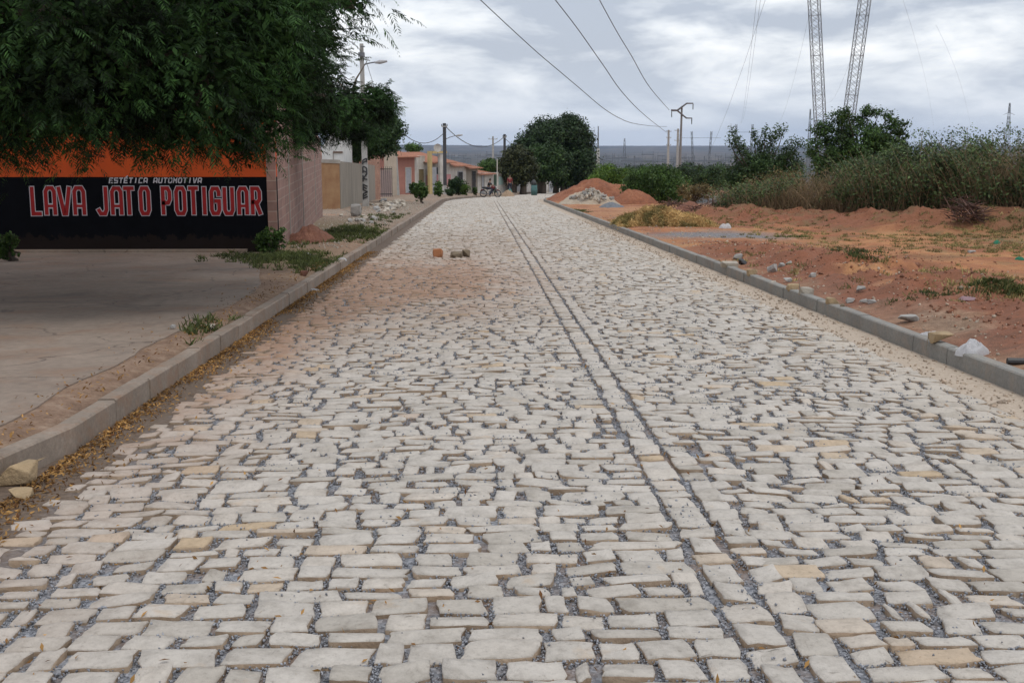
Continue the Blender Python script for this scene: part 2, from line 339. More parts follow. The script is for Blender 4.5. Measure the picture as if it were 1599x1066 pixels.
# ------------------------------------------------------------ ground
def ground():
    xs = np.unique(np.concatenate([np.arange(-12, 14, .11), np.arange(14, 26, .25), -12-np.cumsum(.2*1.16**np.arange(62)), 26+np.cumsum(.3*1.15**np.arange(62))]))
    xs = xs[(xs > -14000) & (xs < 14000)]
    ys = np.unique(np.concatenate([-8-np.cumsum(.5*1.3**np.arange(14)), np.arange(-8, 4, .4), np.arange(4, 28, .11), 28+np.cumsum(.12*1.009**np.arange(190)), np.arange(84, 200, 2.5), 200+np.cumsum(3*1.045**np.arange(118))]))
    ys = ys[ys < 12500]
    X, Y = np.meshgrid(xs, ys); Z = gz(X, Y); nx, ny = len(xs), len(ys)
    V = np.stack([X, Y, Z], -1).reshape(-1, 3); i = np.arange(nx*ny).reshape(ny, nx)
    F = np.stack([i[:-1, :-1], i[:-1, 1:], i[1:, 1:], i[1:, :-1]], -1).reshape(-1, 4)
    o = npmesh('ground', V, F, M_SOIL, smooth=True); tag(o, kind='structure')
    u = X-bend(Y); lf = sst(.5, -.5, u)
    A = fbm(X*.35, Y*.35, 40); B = fbm(X*1.6, Y*1.6, 44)
    pale = lf*(.8+.2*sst(24, 40, Y))*sst(.15, .5, A+.2)+(1-lf)*(gau(X, Y, 5.0, 9.5, .7, 3.6, .8)+gau(X, Y, 4.6, 15, .35, 5, .8)+gau(X, Y, 5.5, 50, 2, 8, .4))
    pale = np.clip(pale*(1-.35*(1-lf)), 0, 1)
    gr = lf*(gau(X, Y, -4.3, 22.5, .6, 1.2, 1)+gau(X, Y, -3.4, 21, .5, 2, .5)+gau(X, Y, -4.5, 33, .8, 5, .8))+(1-lf)*(sst(.5, .64, B)*sst(6.5, 9, X)*.55+gau(X, Y, 14, 27, 2, 3, .6))
    gx, gy = G(1110, 365); gv = gau(X, Y, gx+.1, gy, 1.35, 1.5, 1.3)*(1-lf)*sst(.3, .5, B+.12)
    C = np.zeros((nx*ny, 4), np.float32); C[:, 0] = np.clip(pale, 0, 1).ravel(); C[:, 1] = np.clip(gr, 0, 1).ravel(); C[:, 2] = np.clip(gv*1.4-.3, 0, .95).ravel(); yc = YC(X); C[:, 3] = np.clip((1-lf)*(1.0*np.exp(-.5*((Y-yc+.6)/1.9)**2)*sst(5.6, 8, X)*1.2+(gau(X, Y, 6.1, 14, 1.1, 4.5, 1.2)+gau(X, Y, 5.5, 21, .9, 5, 1.1))*sst(.3, .52, B)+.5*sst(.54, .66, fbm(X*.8, Y*.5, 48))), 0, 1).ravel()
    ca = o.data.attributes.new('cover', 'FLOAT_COLOR', 'POINT'); ca.data.foreach_set('color', C.ravel())
ground()

# ------------------------------------------------------------ road: bed, stones, kerbs
def bed():
    us = np.linspace(XL-.03, XR+.03, 60); ys = np.concatenate([np.arange(1, 30, .2), np.arange(30, 234, 1.)])
    U, Y = np.meshgrid(us, ys); U = np.where(U < 0, U*(1+np.maximum(0, 7.1-Y)**2*.15/2.5), U); X = U+bend(Y); Z = road_z(X, Y)-.025
    Z = Z+.010*(fbm(X*9, Y*9, 50, 3)-.5)+.02*sst(-2.0, -2.2, U)+.018*sst(3.6, 3.9, U)
    ny, nx = X.shape; i = np.arange(nx*ny).reshape(ny, nx)
    F = np.stack([i[:-1, :-1], i[:-1, 1:], i[1:, 1:], i[1:, :-1]], -1).reshape(-1, 4)
    tag(npmesh('road_bed', np.stack([X, Y, Z], -1), F, M_BED, smooth=True), kind='structure')
bed()
def warp(x, y): return .10*(fbm(x*.45, y*.35, 60, 3)-.5)+.035*(vn(x*2.1, y*2.1, 63)-.5)
def stones():
    """each stone: (u0,u1,v0,v1) cell, footprint of 12 points"""
    cells = []
    for (a, b, sk, off) in ((-2.19, .895, 0, 0), (1.252, 3.72, -.06, .05)):
        y = 2.6; 
        while y < 232:
            hgt = R.uniform(.106, .165) if y < 100 else R.uniform(.2, .3)
            x = a+R.uniform(-.09, .06)
            while x < b-.05:
                wd = float(np.clip(R.normal(.202, .056), .10, .34)) if y < 100 else .4
                x1 = min(x+wd, b+R.uniform(-.005, .005))
                if b-x1 < .09: x1 = b
                cells.append((x, x1, y+sk*(x-a), y+hgt+sk*(x-a), R.uniform(.82, 1.0), R.uniform(.62, .97) if R.random() < .18 else 1)); x = x1
            y += hgt
    for (a, b) in ((.902, 1.079), (1.091, 1.245)):
        y = 2.6+R.uniform(0, .1)
        while y < 232:
            hgt = R.uniform(.13, .24); cells.append((a, b, y, y+hgt, 1, 1)); y += hgt
    C = np.array(cells); 
    if 1:
        yc = C[:, 2]
        for tier, sel, npt in (('near', yc < 24, 12), ('far', yc >= 24, 6)):
            D = C[sel]; n = len(D)
            gx = R.uniform(.004, .013, n)*(1+1.8*(R.random(n) < .26)); gy = R.uniform(.003, .011, n)
            # unit footprint, counter clockwise
            if npt == 12: q = np.array([(-1, -1), (-.35, -1), (.35, -1), (1, -1), (1, -.33), (1, .33), (1, 1), (.35, 1), (-.35, 1), (-1, 1), (-1, .33), (-1, -.33)], float)
            else: q = np.array([(-1, -1), (.1, -1), (1, -1), (1, 1), (-.1, 1), (-1, 1)], float)
            cxm = (D[:, 0]+D[:, 1])/2; cym = (D[:, 2]+D[:, 3])/2
            hx = (D[:, 1]-D[:, 0])/2-gx; hy = ((D[:, 3]-D[:, 2])/2-gy)*np.where(R.random(n) < .25, R.uniform(.78, .95, n), 1); hx = hx*D[:, 5]
            Q = np.repeat(q[None], n, 0)
            jc = R.uniform(0, .22, (n, npt, 2))**1.3; Q = Q*(1-jc*np.where(np.abs(Q).min(-1, keepdims=True) > .9, .55, .22))
            Q = Q+R.normal(0, .055, (n, npt, 2))*np.array([.8, 1.25])
            sh = R.normal(0, .15, n); Q[:, :, 0] += sh[:, None]*Q[:, :, 1]*.6; sh2 = R.normal(0, .10, n); Q[:, :, 1] += sh2[:, None]*Q[:, :, 0]
            Q = np.clip(Q, -1.08, 1.08)
            def ring(s, dz, extra=0):
                U = cxm[:, None]+Q[:, :, 0]*(hx[:, None]*s if extra == 0 else (hx[:, None]-extra)); Y = cym[:, None]+Q[:, :, 1]*(hy[:, None]*s if extra == 0 else (hy[:, None]-extra))
                Y = Y+warp(U, Y); X = U+bend(Y)
                tilt = tx[:, None]*Q[:, :, 0]+ty[:, None]*Q[:, :, 1]
                Z = road_z(X, Y)+dz+lift[:, None]+(tilt if dz > -.03 else 0)
                return np.stack([X, Y, Z], -1)
            tx = R.normal(0, .0045, n); ty = R.normal(0, .0045, n); lift = R.normal(0, .0036, n)
            if npt == 12:
                r0 = ring(.96, -.06); r1 = ring(1.0, -.006); r2 = ring(1, 0, .005); r2[:, :, 2] += R.normal(0, .0016, (n, npt)); r1[:, :, :2] += R.normal(0, .0022, (n, npt, 2)); r0[:, :, :2] += R.normal(0, .003, (n, npt, 2))
                r3 = ring(.5, .0025); r3[:, :, 2] += R.normal(0, .0016, (n, npt))
                cc = r3.mean(1, keepdims=True)
                V = np.concatenate([r0, r1, r2, r3, cc], 1); nv = 4*npt+1; k = np.arange(npt); k2 = (k+1) % npt
                fs = [np.stack([k+a*npt, k2+a*npt, k2+(a+1)*npt, k+(a+1)*npt], -1) for a in range(3)]
                T = np.stack([k[::2]+3*npt, (k[::2]+1)+3*npt, (k[::2]+2) % npt+3*npt, np.full(npt//2, 4*npt)], -1)
                Ft = np.concatenate(fs+[T])
            else:
                r0 = ring(.97, -.04); r1 = ring(1.0, -.006); r2 = ring(1, .001, .007); V = np.concatenate([r0, r1, r2], 1); nv = 3*npt; k = np.arange(npt); k2 = (k+1) % npt
                fs = [np.stack([k+a*npt, k2+a*npt, k2+(a+1)*npt, k+(a+1)*npt], -1) for a in range(2)]
                Ft = np.concatenate(fs+[np.array([[12, 13, 16, 17], [13, 14, 15, 16]])])
            F = (Ft[None]+(np.arange(n)*nv)[:, None, None]).reshape(-1, 4)
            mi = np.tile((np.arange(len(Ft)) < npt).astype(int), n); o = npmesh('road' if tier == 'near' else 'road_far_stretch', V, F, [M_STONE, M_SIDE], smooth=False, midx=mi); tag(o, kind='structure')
            if tier == 'near': NEAR = (D, r1.copy())
    return NEAR
NEAR = stones()
def rot_chips(P, sz, m, name, label, cat, flat=.7):
    n = len(P); q = np.array([(1, 0, 0), (0, 1, 0), (-1, 0, 0), (0, -1, 0), (0, 0, 1), (0, 0, -1)], float)
    V = np.repeat(q[None], n, 0)*(R.uniform(.55, 1.1, (n, 6, 1)))+R.normal(0, .12, (n, 6, 3)); V *= np.array([1, .8, flat])
    A = R.normal(size=(n, 3, 3)); Qm, _ = np.linalg.qr(A); V = np.einsum('nij,nkj->nki', Qm, V)*sz[:, None, None]+P[:, None, :]
    f = np.array([(0, 1, 4), (1, 2, 4), (2, 3, 4), (3, 0, 4), (1, 0, 5), (2, 1, 5), (3, 2, 5), (0, 3, 5)])
    F = (f[None]+(np.arange(n)*6)[:, None, None]).reshape(-1, 3)
    return tag(npmesh(name, V, F, m), label, cat, kind='stuff')
def chips():
    D, r1 = NEAR; yc = D[:, 2]; out = []; sz = []
    for lo, hi, k, s0, s1 in ((0, 8, 64, .004, .010), (8, 14, 34, .006, .012), (14, 22, 14, .009, .015)):
        s = (yc >= lo) & (yc < hi); rr = r1[s]; n = len(rr); c = rr.mean(1, keepdims=True)
        idx = R.integers(0, 12, (n, k)); t = R.random((n, k, 1)); a = np.take_along_axis(rr, idx[..., None].repeat(3, 2), 1); b = np.take_along_axis(rr, ((idx+1) % 12)[..., None].repeat(3, 2), 1)
        p = a*(1-t)+b*t; d = p-c; d[..., 2] = 0; d /= np.linalg.norm(d, axis=-1, keepdims=True)+1e-6
        p = p+d*np.abs(R.normal(.008, .011, (n, k, 1)))+.003; keep = vn(p[..., 0]*3.1, p[..., 1]*3.1, 70) + .5*vn(p[..., 0]*.8, p[..., 1]*.8, 71) > .38
        keep &= (p[..., 0] > -2.0) & (p[..., 0] < 3.6)
        p = p[keep]; p[:, 2] = road_z(p[:, 0], p[:, 1])-.021+R.random(len(p))*.014; out.append(p); sz.append(R.uniform(s0, s1, len(p)))
    # loose chips lying on top of the stones, in drifts
    n = 70000; x = R.uniform(-2, 3.7, n); y = 3.2+20*R.random(n)**1.5
    wgt = np.clip(gau(x, y, 1.9, 9.7, .9, 1.3, .9)+gau(x, y, -.3, 6.0, .8, .8, .25)+gau(x, y, .6, 11, 2, 4, .35)+gau(x, y, 1.0, 7, .12, 9, .3)+gau(x, y, 3.0, 7.5, .6, 3, .22), 0, 1)*sst(.55, .72, vn(x*6, y*6, 72))
    s = R.random(n) < wgt; x = x[s]; y = y[s]; out.append(np.stack([x, y, road_z(x, y)+.004], -1)); sz.append(R.uniform(.004, .0095, len(x))*(1+.03*y))
    m = mat('chipping', (.36, .37, .40), (.22, .227, .25), 30, bs=.3, island=.45, obj=False)
    rot_chips(np.concatenate(out), np.concatenate(sz), m, 'gravel', 'blue grey stone chippings filling the joints of the paved road', 'gravel')
    # pale crumbs along the right kerb and on the right verge
    n = 5200; y = 4+40*R.random(n)**1.7; x = np.where(R.random(n) < .55, R.uniform(3.35, 4.12, n), 4.3+R.gamma(1.6, .9, n)); x = x+0
    z = np.where(x < XR, road_z(x, y)-.004, gz(x, y)+.003)
    rot_chips(np.stack([x, y, z], -1), R.uniform(.006, .02, n)*(1+.02*y)*np.where(R.random(n) < .1, 1.9, 1), mat('crumb', (.50, .42, .33), (.34, .24, .17), 20, bs=.3, island=.4, obj=False), 'grit', 'pale grit and crumbs of earth strewn along the right kerb', 'grit')
    n = 5500; y = np.where(R.random(n) < .5, R.uniform(9, 26, n), R.uniform(26, 42, n)); x = np.where(y < 26, 4.45+R.gamma(2.2, .8, n), np.where(y < 38.5, (38.5-y)/1.25, (38.5-y)/.62)+8.5+R.normal(0, 1.6, n)); k = x > 4.4; x, y = x[k], y[k]
    rot_chips(np.stack([x, y, gz(x, y)+.004], -1), R.uniform(.010, .034, len(x))*np.where(R.random(len(x)) < .06, 1.9, 1), mat('clod', (.33, .15, .085), (.20, .085, .05), 12, bs=.4, island=.35, obj=False), 'clods', 'red brown clods of earth crumbled over the bank and lot', 'clods')
    n = 2600; y = 24+45*R.random(n); x = -2.7-R.gamma(1.8, .9, n); 
    rot_chips(np.stack([x, y, gz(x, y)+.005], -1), R.uniform(.015, .05, n), M_ROCK, 'stone_litter', 'small pale stones littering the left verge past the block wall', 'small stones')
chips()
def kerb(side, m, top):
    g = MB(); y = 4.0 if side < 0 else 4.4
    if side < 0: y = 2.2
    rg = random.Random(side+5)
    while y < 150:
        L = .80; y1 = y+L-.007
        e = XL if side < 0 else XR; o = rg.uniform(-.008, .008); dz = rg.uniform(-.006, .006); wd = .125
        pts = []
        for yy in (y, y1):
            x = e+float(bend(yy))+o
            if side < 0 and yy < 7.1: x -= (7.1-yy)**2*.15
            z = float(base(yy))+dz
            s = side; c = .012
            sec = [(x, z-.12), (x, z+top-c), (x+s*c, z+top), (x+s*(wd-c), z+top), (x+s*wd, z+top-c), (x+s*wd, z-.12)]
            pts.append([(a, yy, b) for a, b in sec])
        V = pts[0]+pts[1]; F = [(i, i+1, i+7, i+6) for i in range(5)]+[(5, 4, 3, 2, 1, 0), (6, 7, 8, 9, 10, 11)]
        if side > 0: F = [tuple(reversed(f)) for f in F]
        F = [tuple(reversed(f)) for f in F]
        g.add(V, F); y += L
    o = g.build('kerb', m); tag(o, kind='structure')
kerb(-1, M_KERB, .135); kerb(1, M_KERB2, .135)
# concrete apron in front of the car wash
def apron():
    P = [(-60, 760), (0, 706), (70, 676), (140, 640), (215, 598), (285, 553), (345, 508), (385, 470), (408, 440), (404, 421), (380, 406)]
    q = []
    for a, b in P:
        d = ray(a, b); d = d/d[1]; s = (CAMZ-.155)/(-.02669-d[2]); q.append((d[0]*s, s))
    q = [(-16, q[0][1]-1)]+[(q[0][0], q[0][1]-.5)]+q[1:]+[(q[-1][0]-.1, 22.83), (-16, 22.83)]
    # densify and roughen the edge
    out = []
    for i in range(len(q)):
        a, b = Vector(q[i]), Vector(q[(i+1) % len(q)]); n = max(1, int((b-a).length/.12)) if i not in (0, len(q)-1, len(q)-2) else 1
        for k in range(n):
            p = a.lerp(b, k/n); 
            if 0 < i < len(q)-2: p.x += .09*(float(fbm(p.x*2.5, p.y*2.5, 80))-.5)
            if 0 < i < len(q)-2: p.x = min(p.x, XL-.36-.14*float(fbm(p.y*1.1, 3.+p.y*0, 81))-max(0, 7.1-p.y)**2*.15)
            out.append(p)
    V = [(p.x, p.y, float(base(p.y))+.158) for p in out]+[(p.x, p.y, float(base(p.y))+.02) for p in out]; n = len(out)
    g = MB(); g.add(V, [tuple(range(n-1, -1, -1))]+[(i, (i+1) % n, (i+1) % n+n, i+n) for i in range(n)])
    o = g.build('pavement', M_SLAB)
    bm = bmesh.new(); bm.from_mesh(o.data); bmesh.ops.recalc_face_normals(bm, faces=bm.faces); bm.to_mesh(o.data); bm.free()
    tag(o, kind='structure')
apron()

# ------------------------------------------------------------ car wash wall with its lettering
WY = 23.0; WX1 = XA(431, WY); WZ = float(base(WY))+.10
GLY = {'L': [[(0, 1), (0, 0), (1, 0)]], 'A': [[(0, 0), (0, .86), (.22, 1), (.78, 1), (1, .86), (1, 0)], [(0, .3), (1, .3)]],
 'V': [[(0, 1), (.40, 0), (.60, 0), (1, 1)]], 'J': [[(1, 1), (1, .16), (.8, 0), (.25, 0), (0, .14)]], 'T': [[(0, 1), (1, 1)], [(.5, 1), (.5, 0)]],
 'O': [[(.5, 1), (.2, 1), (0, .86), (0, .14), (.2, 0), (.8, 0), (1, .14), (1, .86), (.8, 1), (.5, 1)]],
 'P': [[(0, 0), (0, 1), (.75, 1), (1, .86), (1, .56), (.75, .42), (0, .42)]], 'I': [[(.5, 1), (.5, 0)]],
 'G': [[(1, .74), (1, .86), (.8, 1), (.2, 1), (0, .86), (0, .14), (.2, 0), (.8, 0), (1, .14), (1, .5), (.55, .5)]],
 'U': [[(0, 1), (0, .14), (.2, 0), (.8, 0), (1, .14), (1, 1)]], 'R': [[(0, 0), (0, 1), (.75, 1), (1, .86), (1, .56), (.75, .45), (0, .45)], [(.5, .45), (1.05, 0)]],
 'E': [[(1, 1), (0, 1), (0, 0), (1, 0)], [(0, .5), (.8, .5)]], 'É': [[(1, 1), (0, 1), (0, 0), (1, 0)], [(0, .5), (.8, .5)], [(.4, 1.2), (.8, 1.45)]],
 'S': [[(1, 1), (0, 1), (0, .52), (1, .48), (1, 0), (0, 0)]], 'C': [[(1, 1), (0, 1), (0, 0), (1, 0)]], 'M': [[(0, 0), (0, 1), (.5, .4), (1, 1), (1, 0)]], 'K': [[(0, 0), (0, 1)], [(1, 1), (0, .45), (1, 0)]], 'Y': [[(0, 1), (.5, .5), (1, 1)], [(.5, .5), (.5, 0)]]}
def ribbon(mb, pts, hw, y, ext=0.0):
    """flat mitred ribbon in the local xz plane at depth y"""
    P = [Vector(p) for p in pts]; n = len(P); closed = (P[0]-P[-1]).length < 1e-6
    if not closed and ext:
        P[0] = P[0]-(P[1]-P[0]).normalized()*ext; P[-1] = P[-1]+(P[-1]-P[-2]).normalized()*ext
    Lf = []; Rt = []
    for i in range(n):
        if closed: a = P[i-1] if i else P[-2]; b = P[(i+1)] if i < n-1 else P[1]
        else: a = P[i-1] if i else None; b = P[i+1] if i < n-1 else None
        d1 = (P[i]-a).normalized() if a is not None else (b-P[i]).normalized(); d2 = (b-P[i]).normalized() if b is not None else d1
        n1 = Vector((-d1.y, d1.x)); n2 = Vector((-d2.y, d2.x)); m = (n1+n2)
        m = m.normalized() if m.length > .2 else n1; k = 1/max(.45, m.dot(n1))
        Lf.append(P[i]+m*hw*k); Rt.append(P[i]-m*hw*k)
    V = [(p.x, y, p.y) for p in Lf]+[(p.x, y, p.y) for p in Rt]
    mb.add(V, [(i, i+n, i+n+1, i+1) for i in range(n-1)])
M_RED = mat('sign red paint', (.31, .010, .012), (.24, .009, .010), 5, rough=.95, bs=.1)
M_SIGNW = mat('sign white paint', (.50, .48, .52), (.40, .385, .43), 5, rough=.95, bs=.1)
def carwash():
    t = thing('painted_wall', (WX1, WY, WZ), 'car wash wall painted orange above black with red and white lettering', 'wall')
    mk = mat('black wall paint', (.005, .0055, .008), (.003, .0035, .005), 3, rough=1, bs=.25); mk.node_tree.nodes['Principled BSDF'].inputs['Specular IOR Level'].default_value = .1
    nt = mk.node_tree; p_ = nt.nodes['Principled BSDF']; lk = p_.inputs['Base Color'].links[0].from_socket; tc_ = nt.nodes.new('ShaderNodeTexCoord'); sp = nt.nodes.new('ShaderNodeSeparateXYZ'); nt.links.new(tc_.outputs['Object'], sp.inputs[0])
    hz = math_(nt, 'ADD', sp.outputs[2], math_(nt, 'MULTIPLY', noise(nt, 5, 6, .7, tc_.outputs['Object']), -.7)); setc(nt, p_, mixc(nt, ramp(nt, hz, (.0, (.06,)*3), (.03, (0,)*3)), lk, (.20, .12, .075)))
    mo = mat('orange wall paint', (.58, .085, .010), (.45, .06, .010), 2, rough=.95, bs=.2)
    zb = hpx(276, WY)-WZ; g = MB(); g.box(-22, 0, -.1, 0, .2, zb); g.build('lower_wall', mk, t)
    g = MB(); g.box(-22, .0, zb, 0, .2, 3.0); g.build('upper_wall', mo, t)
    g = MB(); g.box(-22, -.01, 3.0, .01, .23, 3.06); g.build('coping', M_CONC, t)
    g = MB(); g.box(-22, -.16, .02, -.6, -.002, .115); g.build('base_ledge', M_SLAB, t)
    def lx(px): return XA(px, WY)-WX1
    def lz(py): return hpx(py, WY)-WZ
    z = lambda v: v/3.634
    LET = [('L', 166, 238, 250), ('A', 243, 322, 250), ('V', 318, 408, 250), ('A', 406, 488, 250), ('J', 540, 614, 250), ('A', 620, 700, 252), ('T', 692, 768, 252), ('O', 782, 856, 252),
           ('P', 908, 976, 252), ('O', 984, 1060, 252), ('T', 1060, 1132, 252), ('I', 1140, 1176, 252), ('G', 1184, 1256, 254), ('U', 1258, 1332, 254), ('A', 1340, 1414, 254), ('R', 1416, 1486, 254)]
    for c, a, b, tp in LET:
        x0, x1 = lx(z(a)), lx(z(b)); z1, z0 = lz(220+z(tp)), lz(220+z(424)); hw = .037; out = .015
        red, wh = MB(), MB()
        for k, pl in enumerate(GLY[c]):
            ins = hw+out; q = [(x0+ins+(x1-x0-2*ins)*p[0], z0+ins+(z1-z0-2*ins)*p[1]) for p in pl]
            if c == 'I': q = [((x0+x1)/2, b_) for a_, b_ in q]
            bar = (c in 'A' and k == 1)
            ribbon(wh, q, hw+out, -.003-.0006*k, 0 if bar else hw+out-.012); ribbon(red, q, hw if not bar else hw*.7, -.006-.0006*k, 0 if bar else hw-.012)
        w_ = wh.build('letter', M_SIGNW, t); red.build('letter_fill', M_RED, w_)
    s = 'ESTÉTICA AUTOMOTIVA'; n = len(s); x0, x1 = lx(z(620)), lx(z(1150)); st = (x1-x0)/n; zl, zh = lz(220+z(236)), lz(220+z(208)); hh = zh-zl
    for i, c in enumerate(s):
        if c == ' ': continue
        g = MB()
        for k, pl in enumerate(GLY[c]):
            q = [(x0+st*(i+.12)+st*.62*(p[0] if c != 'I' else .5)+p[1]*hh*.18, zl+hh*p[1]*.92) for p in pl]; ribbon(g, q, .011, -.003-.0005*k, .008)
        g.build('letter', M_SIGNW, t)
carwash()
def sidewall(name, A, B, h0, h1, th, m, label, z0=None, cap=None, pil=None, cat='wall'):
    A = Vector(A); B = Vector(B); L = (B-A).length; rz = math.atan2(B.y-A.y, B.x-A.x); za, zb = float(gz(A.x, A.y)), float(gz(B.x, B.y))
    t = thing(name, (A.x, A.y, za), label, cat, rz=rz); g = MB(); d = zb-za
    V = [(0, 0, -.3), (L, 0, d-.3), (L, 0, d+h1), (0, 0, h0), (0, th, -.3), (L, th, d-.3), (L, th, d+h1), (0, th, h0)]
    g.add(V, [(0, 1, 2, 3), (5, 4, 7, 6), (1, 5, 6, 2), (4, 0, 3, 7), (3, 2, 6, 7)]); g.build('wall_face', m, t)
    if pil:
        for k in pil:
            g = MB(); g.box(L*k-.07, -.015, -.2, L*k+.07, -.001, d*k+h0+(h1-h0)*k-.01); g.build('pilaster', M_CONC, t)
    if cap:
        g = MB(); g.add([(-.03, -.03, h0), (L+.03, -.03, d+h1), (L+.03, th+.03, d+h1), (-.03, th+.03, h0), (-.03, -.03, h0+cap), (L+.03, -.03, d+h1+cap), (L+.03, th+.03, d+h1+cap), (-.03, th+.03, h0+cap)],
              [(0, 3, 2, 1), (4, 5, 6, 7), (0, 1, 5, 4), (1, 2, 6, 5), (2, 3, 7, 6), (3, 0, 4, 7)]); g.build('coping', M_CONC, t)
    return t
M_BLOCK = brickmat('pink block', (.33, .19, .155), (.25, .15, .125), (.35, .265, .22), .40, .20, ms=.013)
M_BRICK = brickmat('clay brick', (.42, .22, .15), (.34, .17, .12), (.33, .25, .20), .22, .11)
xe = XA(503, 43.5)
sidewall('block_wall', (WX1+.006, WY-.004), (xe, 43.5), 3.02, 2.85, .18, M_BLOCK, 'pinkish concrete block wall running back from the corner of the black car wash wall', pil=[.17, .42, .75])
M_OCHRE = mat('ochre render', (.35, .215, .11), (.25, .125, .06), 2, bs=.5)
M_GREYW = mat('weathered render', (.30, .265, .215), (.20, .175, .145), 1.6, bs=.4, sv=(1, 1, .35))
sidewall('gate_wall', (XA(501, 52), 52), (XA(531, 53), 53), 2.05, 2.05, .2, M_OCHRE, 'short ochre and brick coloured wall with a cement lintel beside the grey yard wall', cap=.16)
sidewall('yard_wall', (XA(532, 53.2), 53.2), (XA(590, 76), 76), 2.15, 2.15, .18, M_GREYW, 'grey weathered cement yard wall behind the graffitied pole')
sidewall('brick_wall', (XA(576, 74), 72), (XA(592, 74), 75), 2.75, 2.7, .2, M_BRICK, 'pink brick wall end standing past the grey yard wall')
sidewall('low_wall', (XA(596, 82), 82), (XA(607, 84), 87), 1.9, 1.9, .2, mat('mauve render', (.33, .24, .22), (.26, .19, .17), 3), 'low mauve wall between the brick wall end and the tall beige wall')
sidewall('tall_wall', (XA(606.5, 88), 88), (XA(617, 88), 90), 4.0, 4.6, .3, mat('beige render', (.50, .42, .33), (.40, .33, .26), 2), 'tall narrow beige wall end in front of the pink house')
g_ = thing('metal_gate', at(593, 80), 'dark slim metal gate between the brick wall end and the low mauve wall', 'gate'); g = MB()
for i in range(7): g.box(i*.14, 0, .05, i*.14+.03, .03, 2.1)
g.box(0, -.002, .2, .87, .032, .26); g.box(0, -.002, 1.9, .87, .032, 1.96); g.build('bars', M_DARK, g_)
def shed():
    Y = 60; x0, x1 = XA(504, Y), XA(538, Y); zb = float(gz(x0, Y)); t = thing('shed', (x0, Y, zb), 'tall white gabled shed rising behind the ochre wall', 'shed')
    h = hpx(222, Y)-zb; hp = hpx(198, Y)-zb; wd = x1-x0; g = MB(); p = (XA(526, Y)-x0)
    V = [(0, 0, 0), (wd, 0, 0), (wd, 0, h), (p, 0, hp), (0, 0, h-.3)]; V += [(a, 4, c) for a, b, c in V]
    g.add(V, [(0, 1, 2, 3, 4), (9, 8, 7, 6, 5), (1, 6, 7, 2), (0, 4, 9, 5), (2, 7, 8, 3), (3, 8, 9, 4)]); g.build('wall_face', mat('white sheet', (.66, .66, .64), (.55, .55, .53), 2), t)
    g = MB(); g.box(wd*.52, -.04, h-.55, wd*.96, -.003, h-.47); g.box(wd*.52, -.035, .6, wd*.535, -.003, h-.55); g.build('door_frame', mat('rust', (.20, .12, .08), (.12, .08, .06), 6), t)
shed()

# ------------------------------------------------------------ poles, lamps, wires
def taper_post(g, h, a, b, x=0, y=0, lean=(0, 0)):
    V = [(x-a, y-a, -.5), (x+a, y-a, -.5), (x+a, y+a, -.5), (x-a, y+a, -.5)]; V += [(x+lean[0]-b, y+lean[1]-b, h), (x+lean[0]+b, y+lean[1]-b, h), (x+lean[0]+b, y+lean[1]+b, h), (x+lean[0]-b, y+lean[1]+b, h)]
    g.add(V, [(3, 2, 1, 0), (4, 5, 6, 7), (0, 1, 5, 4), (1, 2, 6, 5), (2, 3, 7, 6), (3, 0, 4, 7)])
def pole(px, Y, toppy, label, a=.15, b=.09, lamp=None, arms=(), lean=0, group='utility poles along the street', m=None, dark=0, graf=False, name='utility_pole'):
    L = at(px, Y); h = hpx(toppy, Y)-L[2]; t = thing(name, L, label, 'pole', group); g = MB(); taper_post(g, h, a, b, lean=(lean, 0)); g.build('shaft', m or M_POLE, t)
    if dark: g = MB(); taper_post(g, h+.02, b+.03, b+.02); g.v = [(x, y, h-dark if z < 0 else z) for x, y, z in g.v]; g.build('cable_sleeve', M_WIRE, t)
    for (z, ln) in arms:
        g = MB(); g.box(lean-ln, -b-.10, h-z-.05, lean+ln, -b-.012, h-z+.05); c = g.build('crossarm', M_POLE, t)
        for s in (-.9, 0, .9): g = MB(); g.tube([(lean+s*ln, -b-.05, h-z+.05), (lean+s*ln, -b-.05, h-z+.2)], [.05, .03], 6); g.build('insulator', M_DARK, c)
    if lamp:
        z, ln, up = lamp; g = MB(); g.tube([(0, 0, h-z), (ln*.5, -.2, h-z+up*.6), (ln, -.3, h-z+up)], .03, 6); c = g.build('lamp_arm', M_STEEL, t)
        g = MB(); g.tube([(ln-.05, -.3, h-z+up-.03), (ln+.2, -.31, h-z+up), (ln+.55, -.33, h-z+up+.04)], [.04, .10, .05], 8); g.build('lamp_head', mat('lamp grey', (.42, .42, .43), (.35, .35, .36), 5, rough=.4, bs=0), c)
    if graf:
        for i, c in enumerate('AAKEE'):
            g = MB(); zc = 2.25-i*.42; aa = a*.82
            for k, pl in enumerate(GLY[c]): ribbon(g, [(-aa*.75+aa*1.5*p[0], zc-.17+(.22+.05*(i % 3))*p[1]+(.09*p[0]-.04*p[1])*(-1)**i) for p in pl], .034, -a-.022-.0006*k, .02)
            g.build('graffiti', M_DARK, t)
    return t, h
t, h = pole(571, 57.5, 69, 'tall grey concrete pole with black graffiti letters and a lamp arm, standing in the rubble', .155, .085, lamp=(1.0, .65, .12), arms=(), lean=-.05, graf=True)
g = MB(); g.tube([(-.05, -.12, h-.62), (-.05, -.12, h-.42)], .16, 8); g.build('bracket', M_STEEL, t)
for z in (.15, 2.6):
    g = MB(); g.box(-.05-.03, -.2, h-z-.03, .75 if z > 1 else .12, -.14, h-z+.03); g.build('bracket', M_STEEL, t)
pole(622, 92, 178, 'slim pale pole leaning slightly left in front of the pink house', .13, .09, lean=-.28)
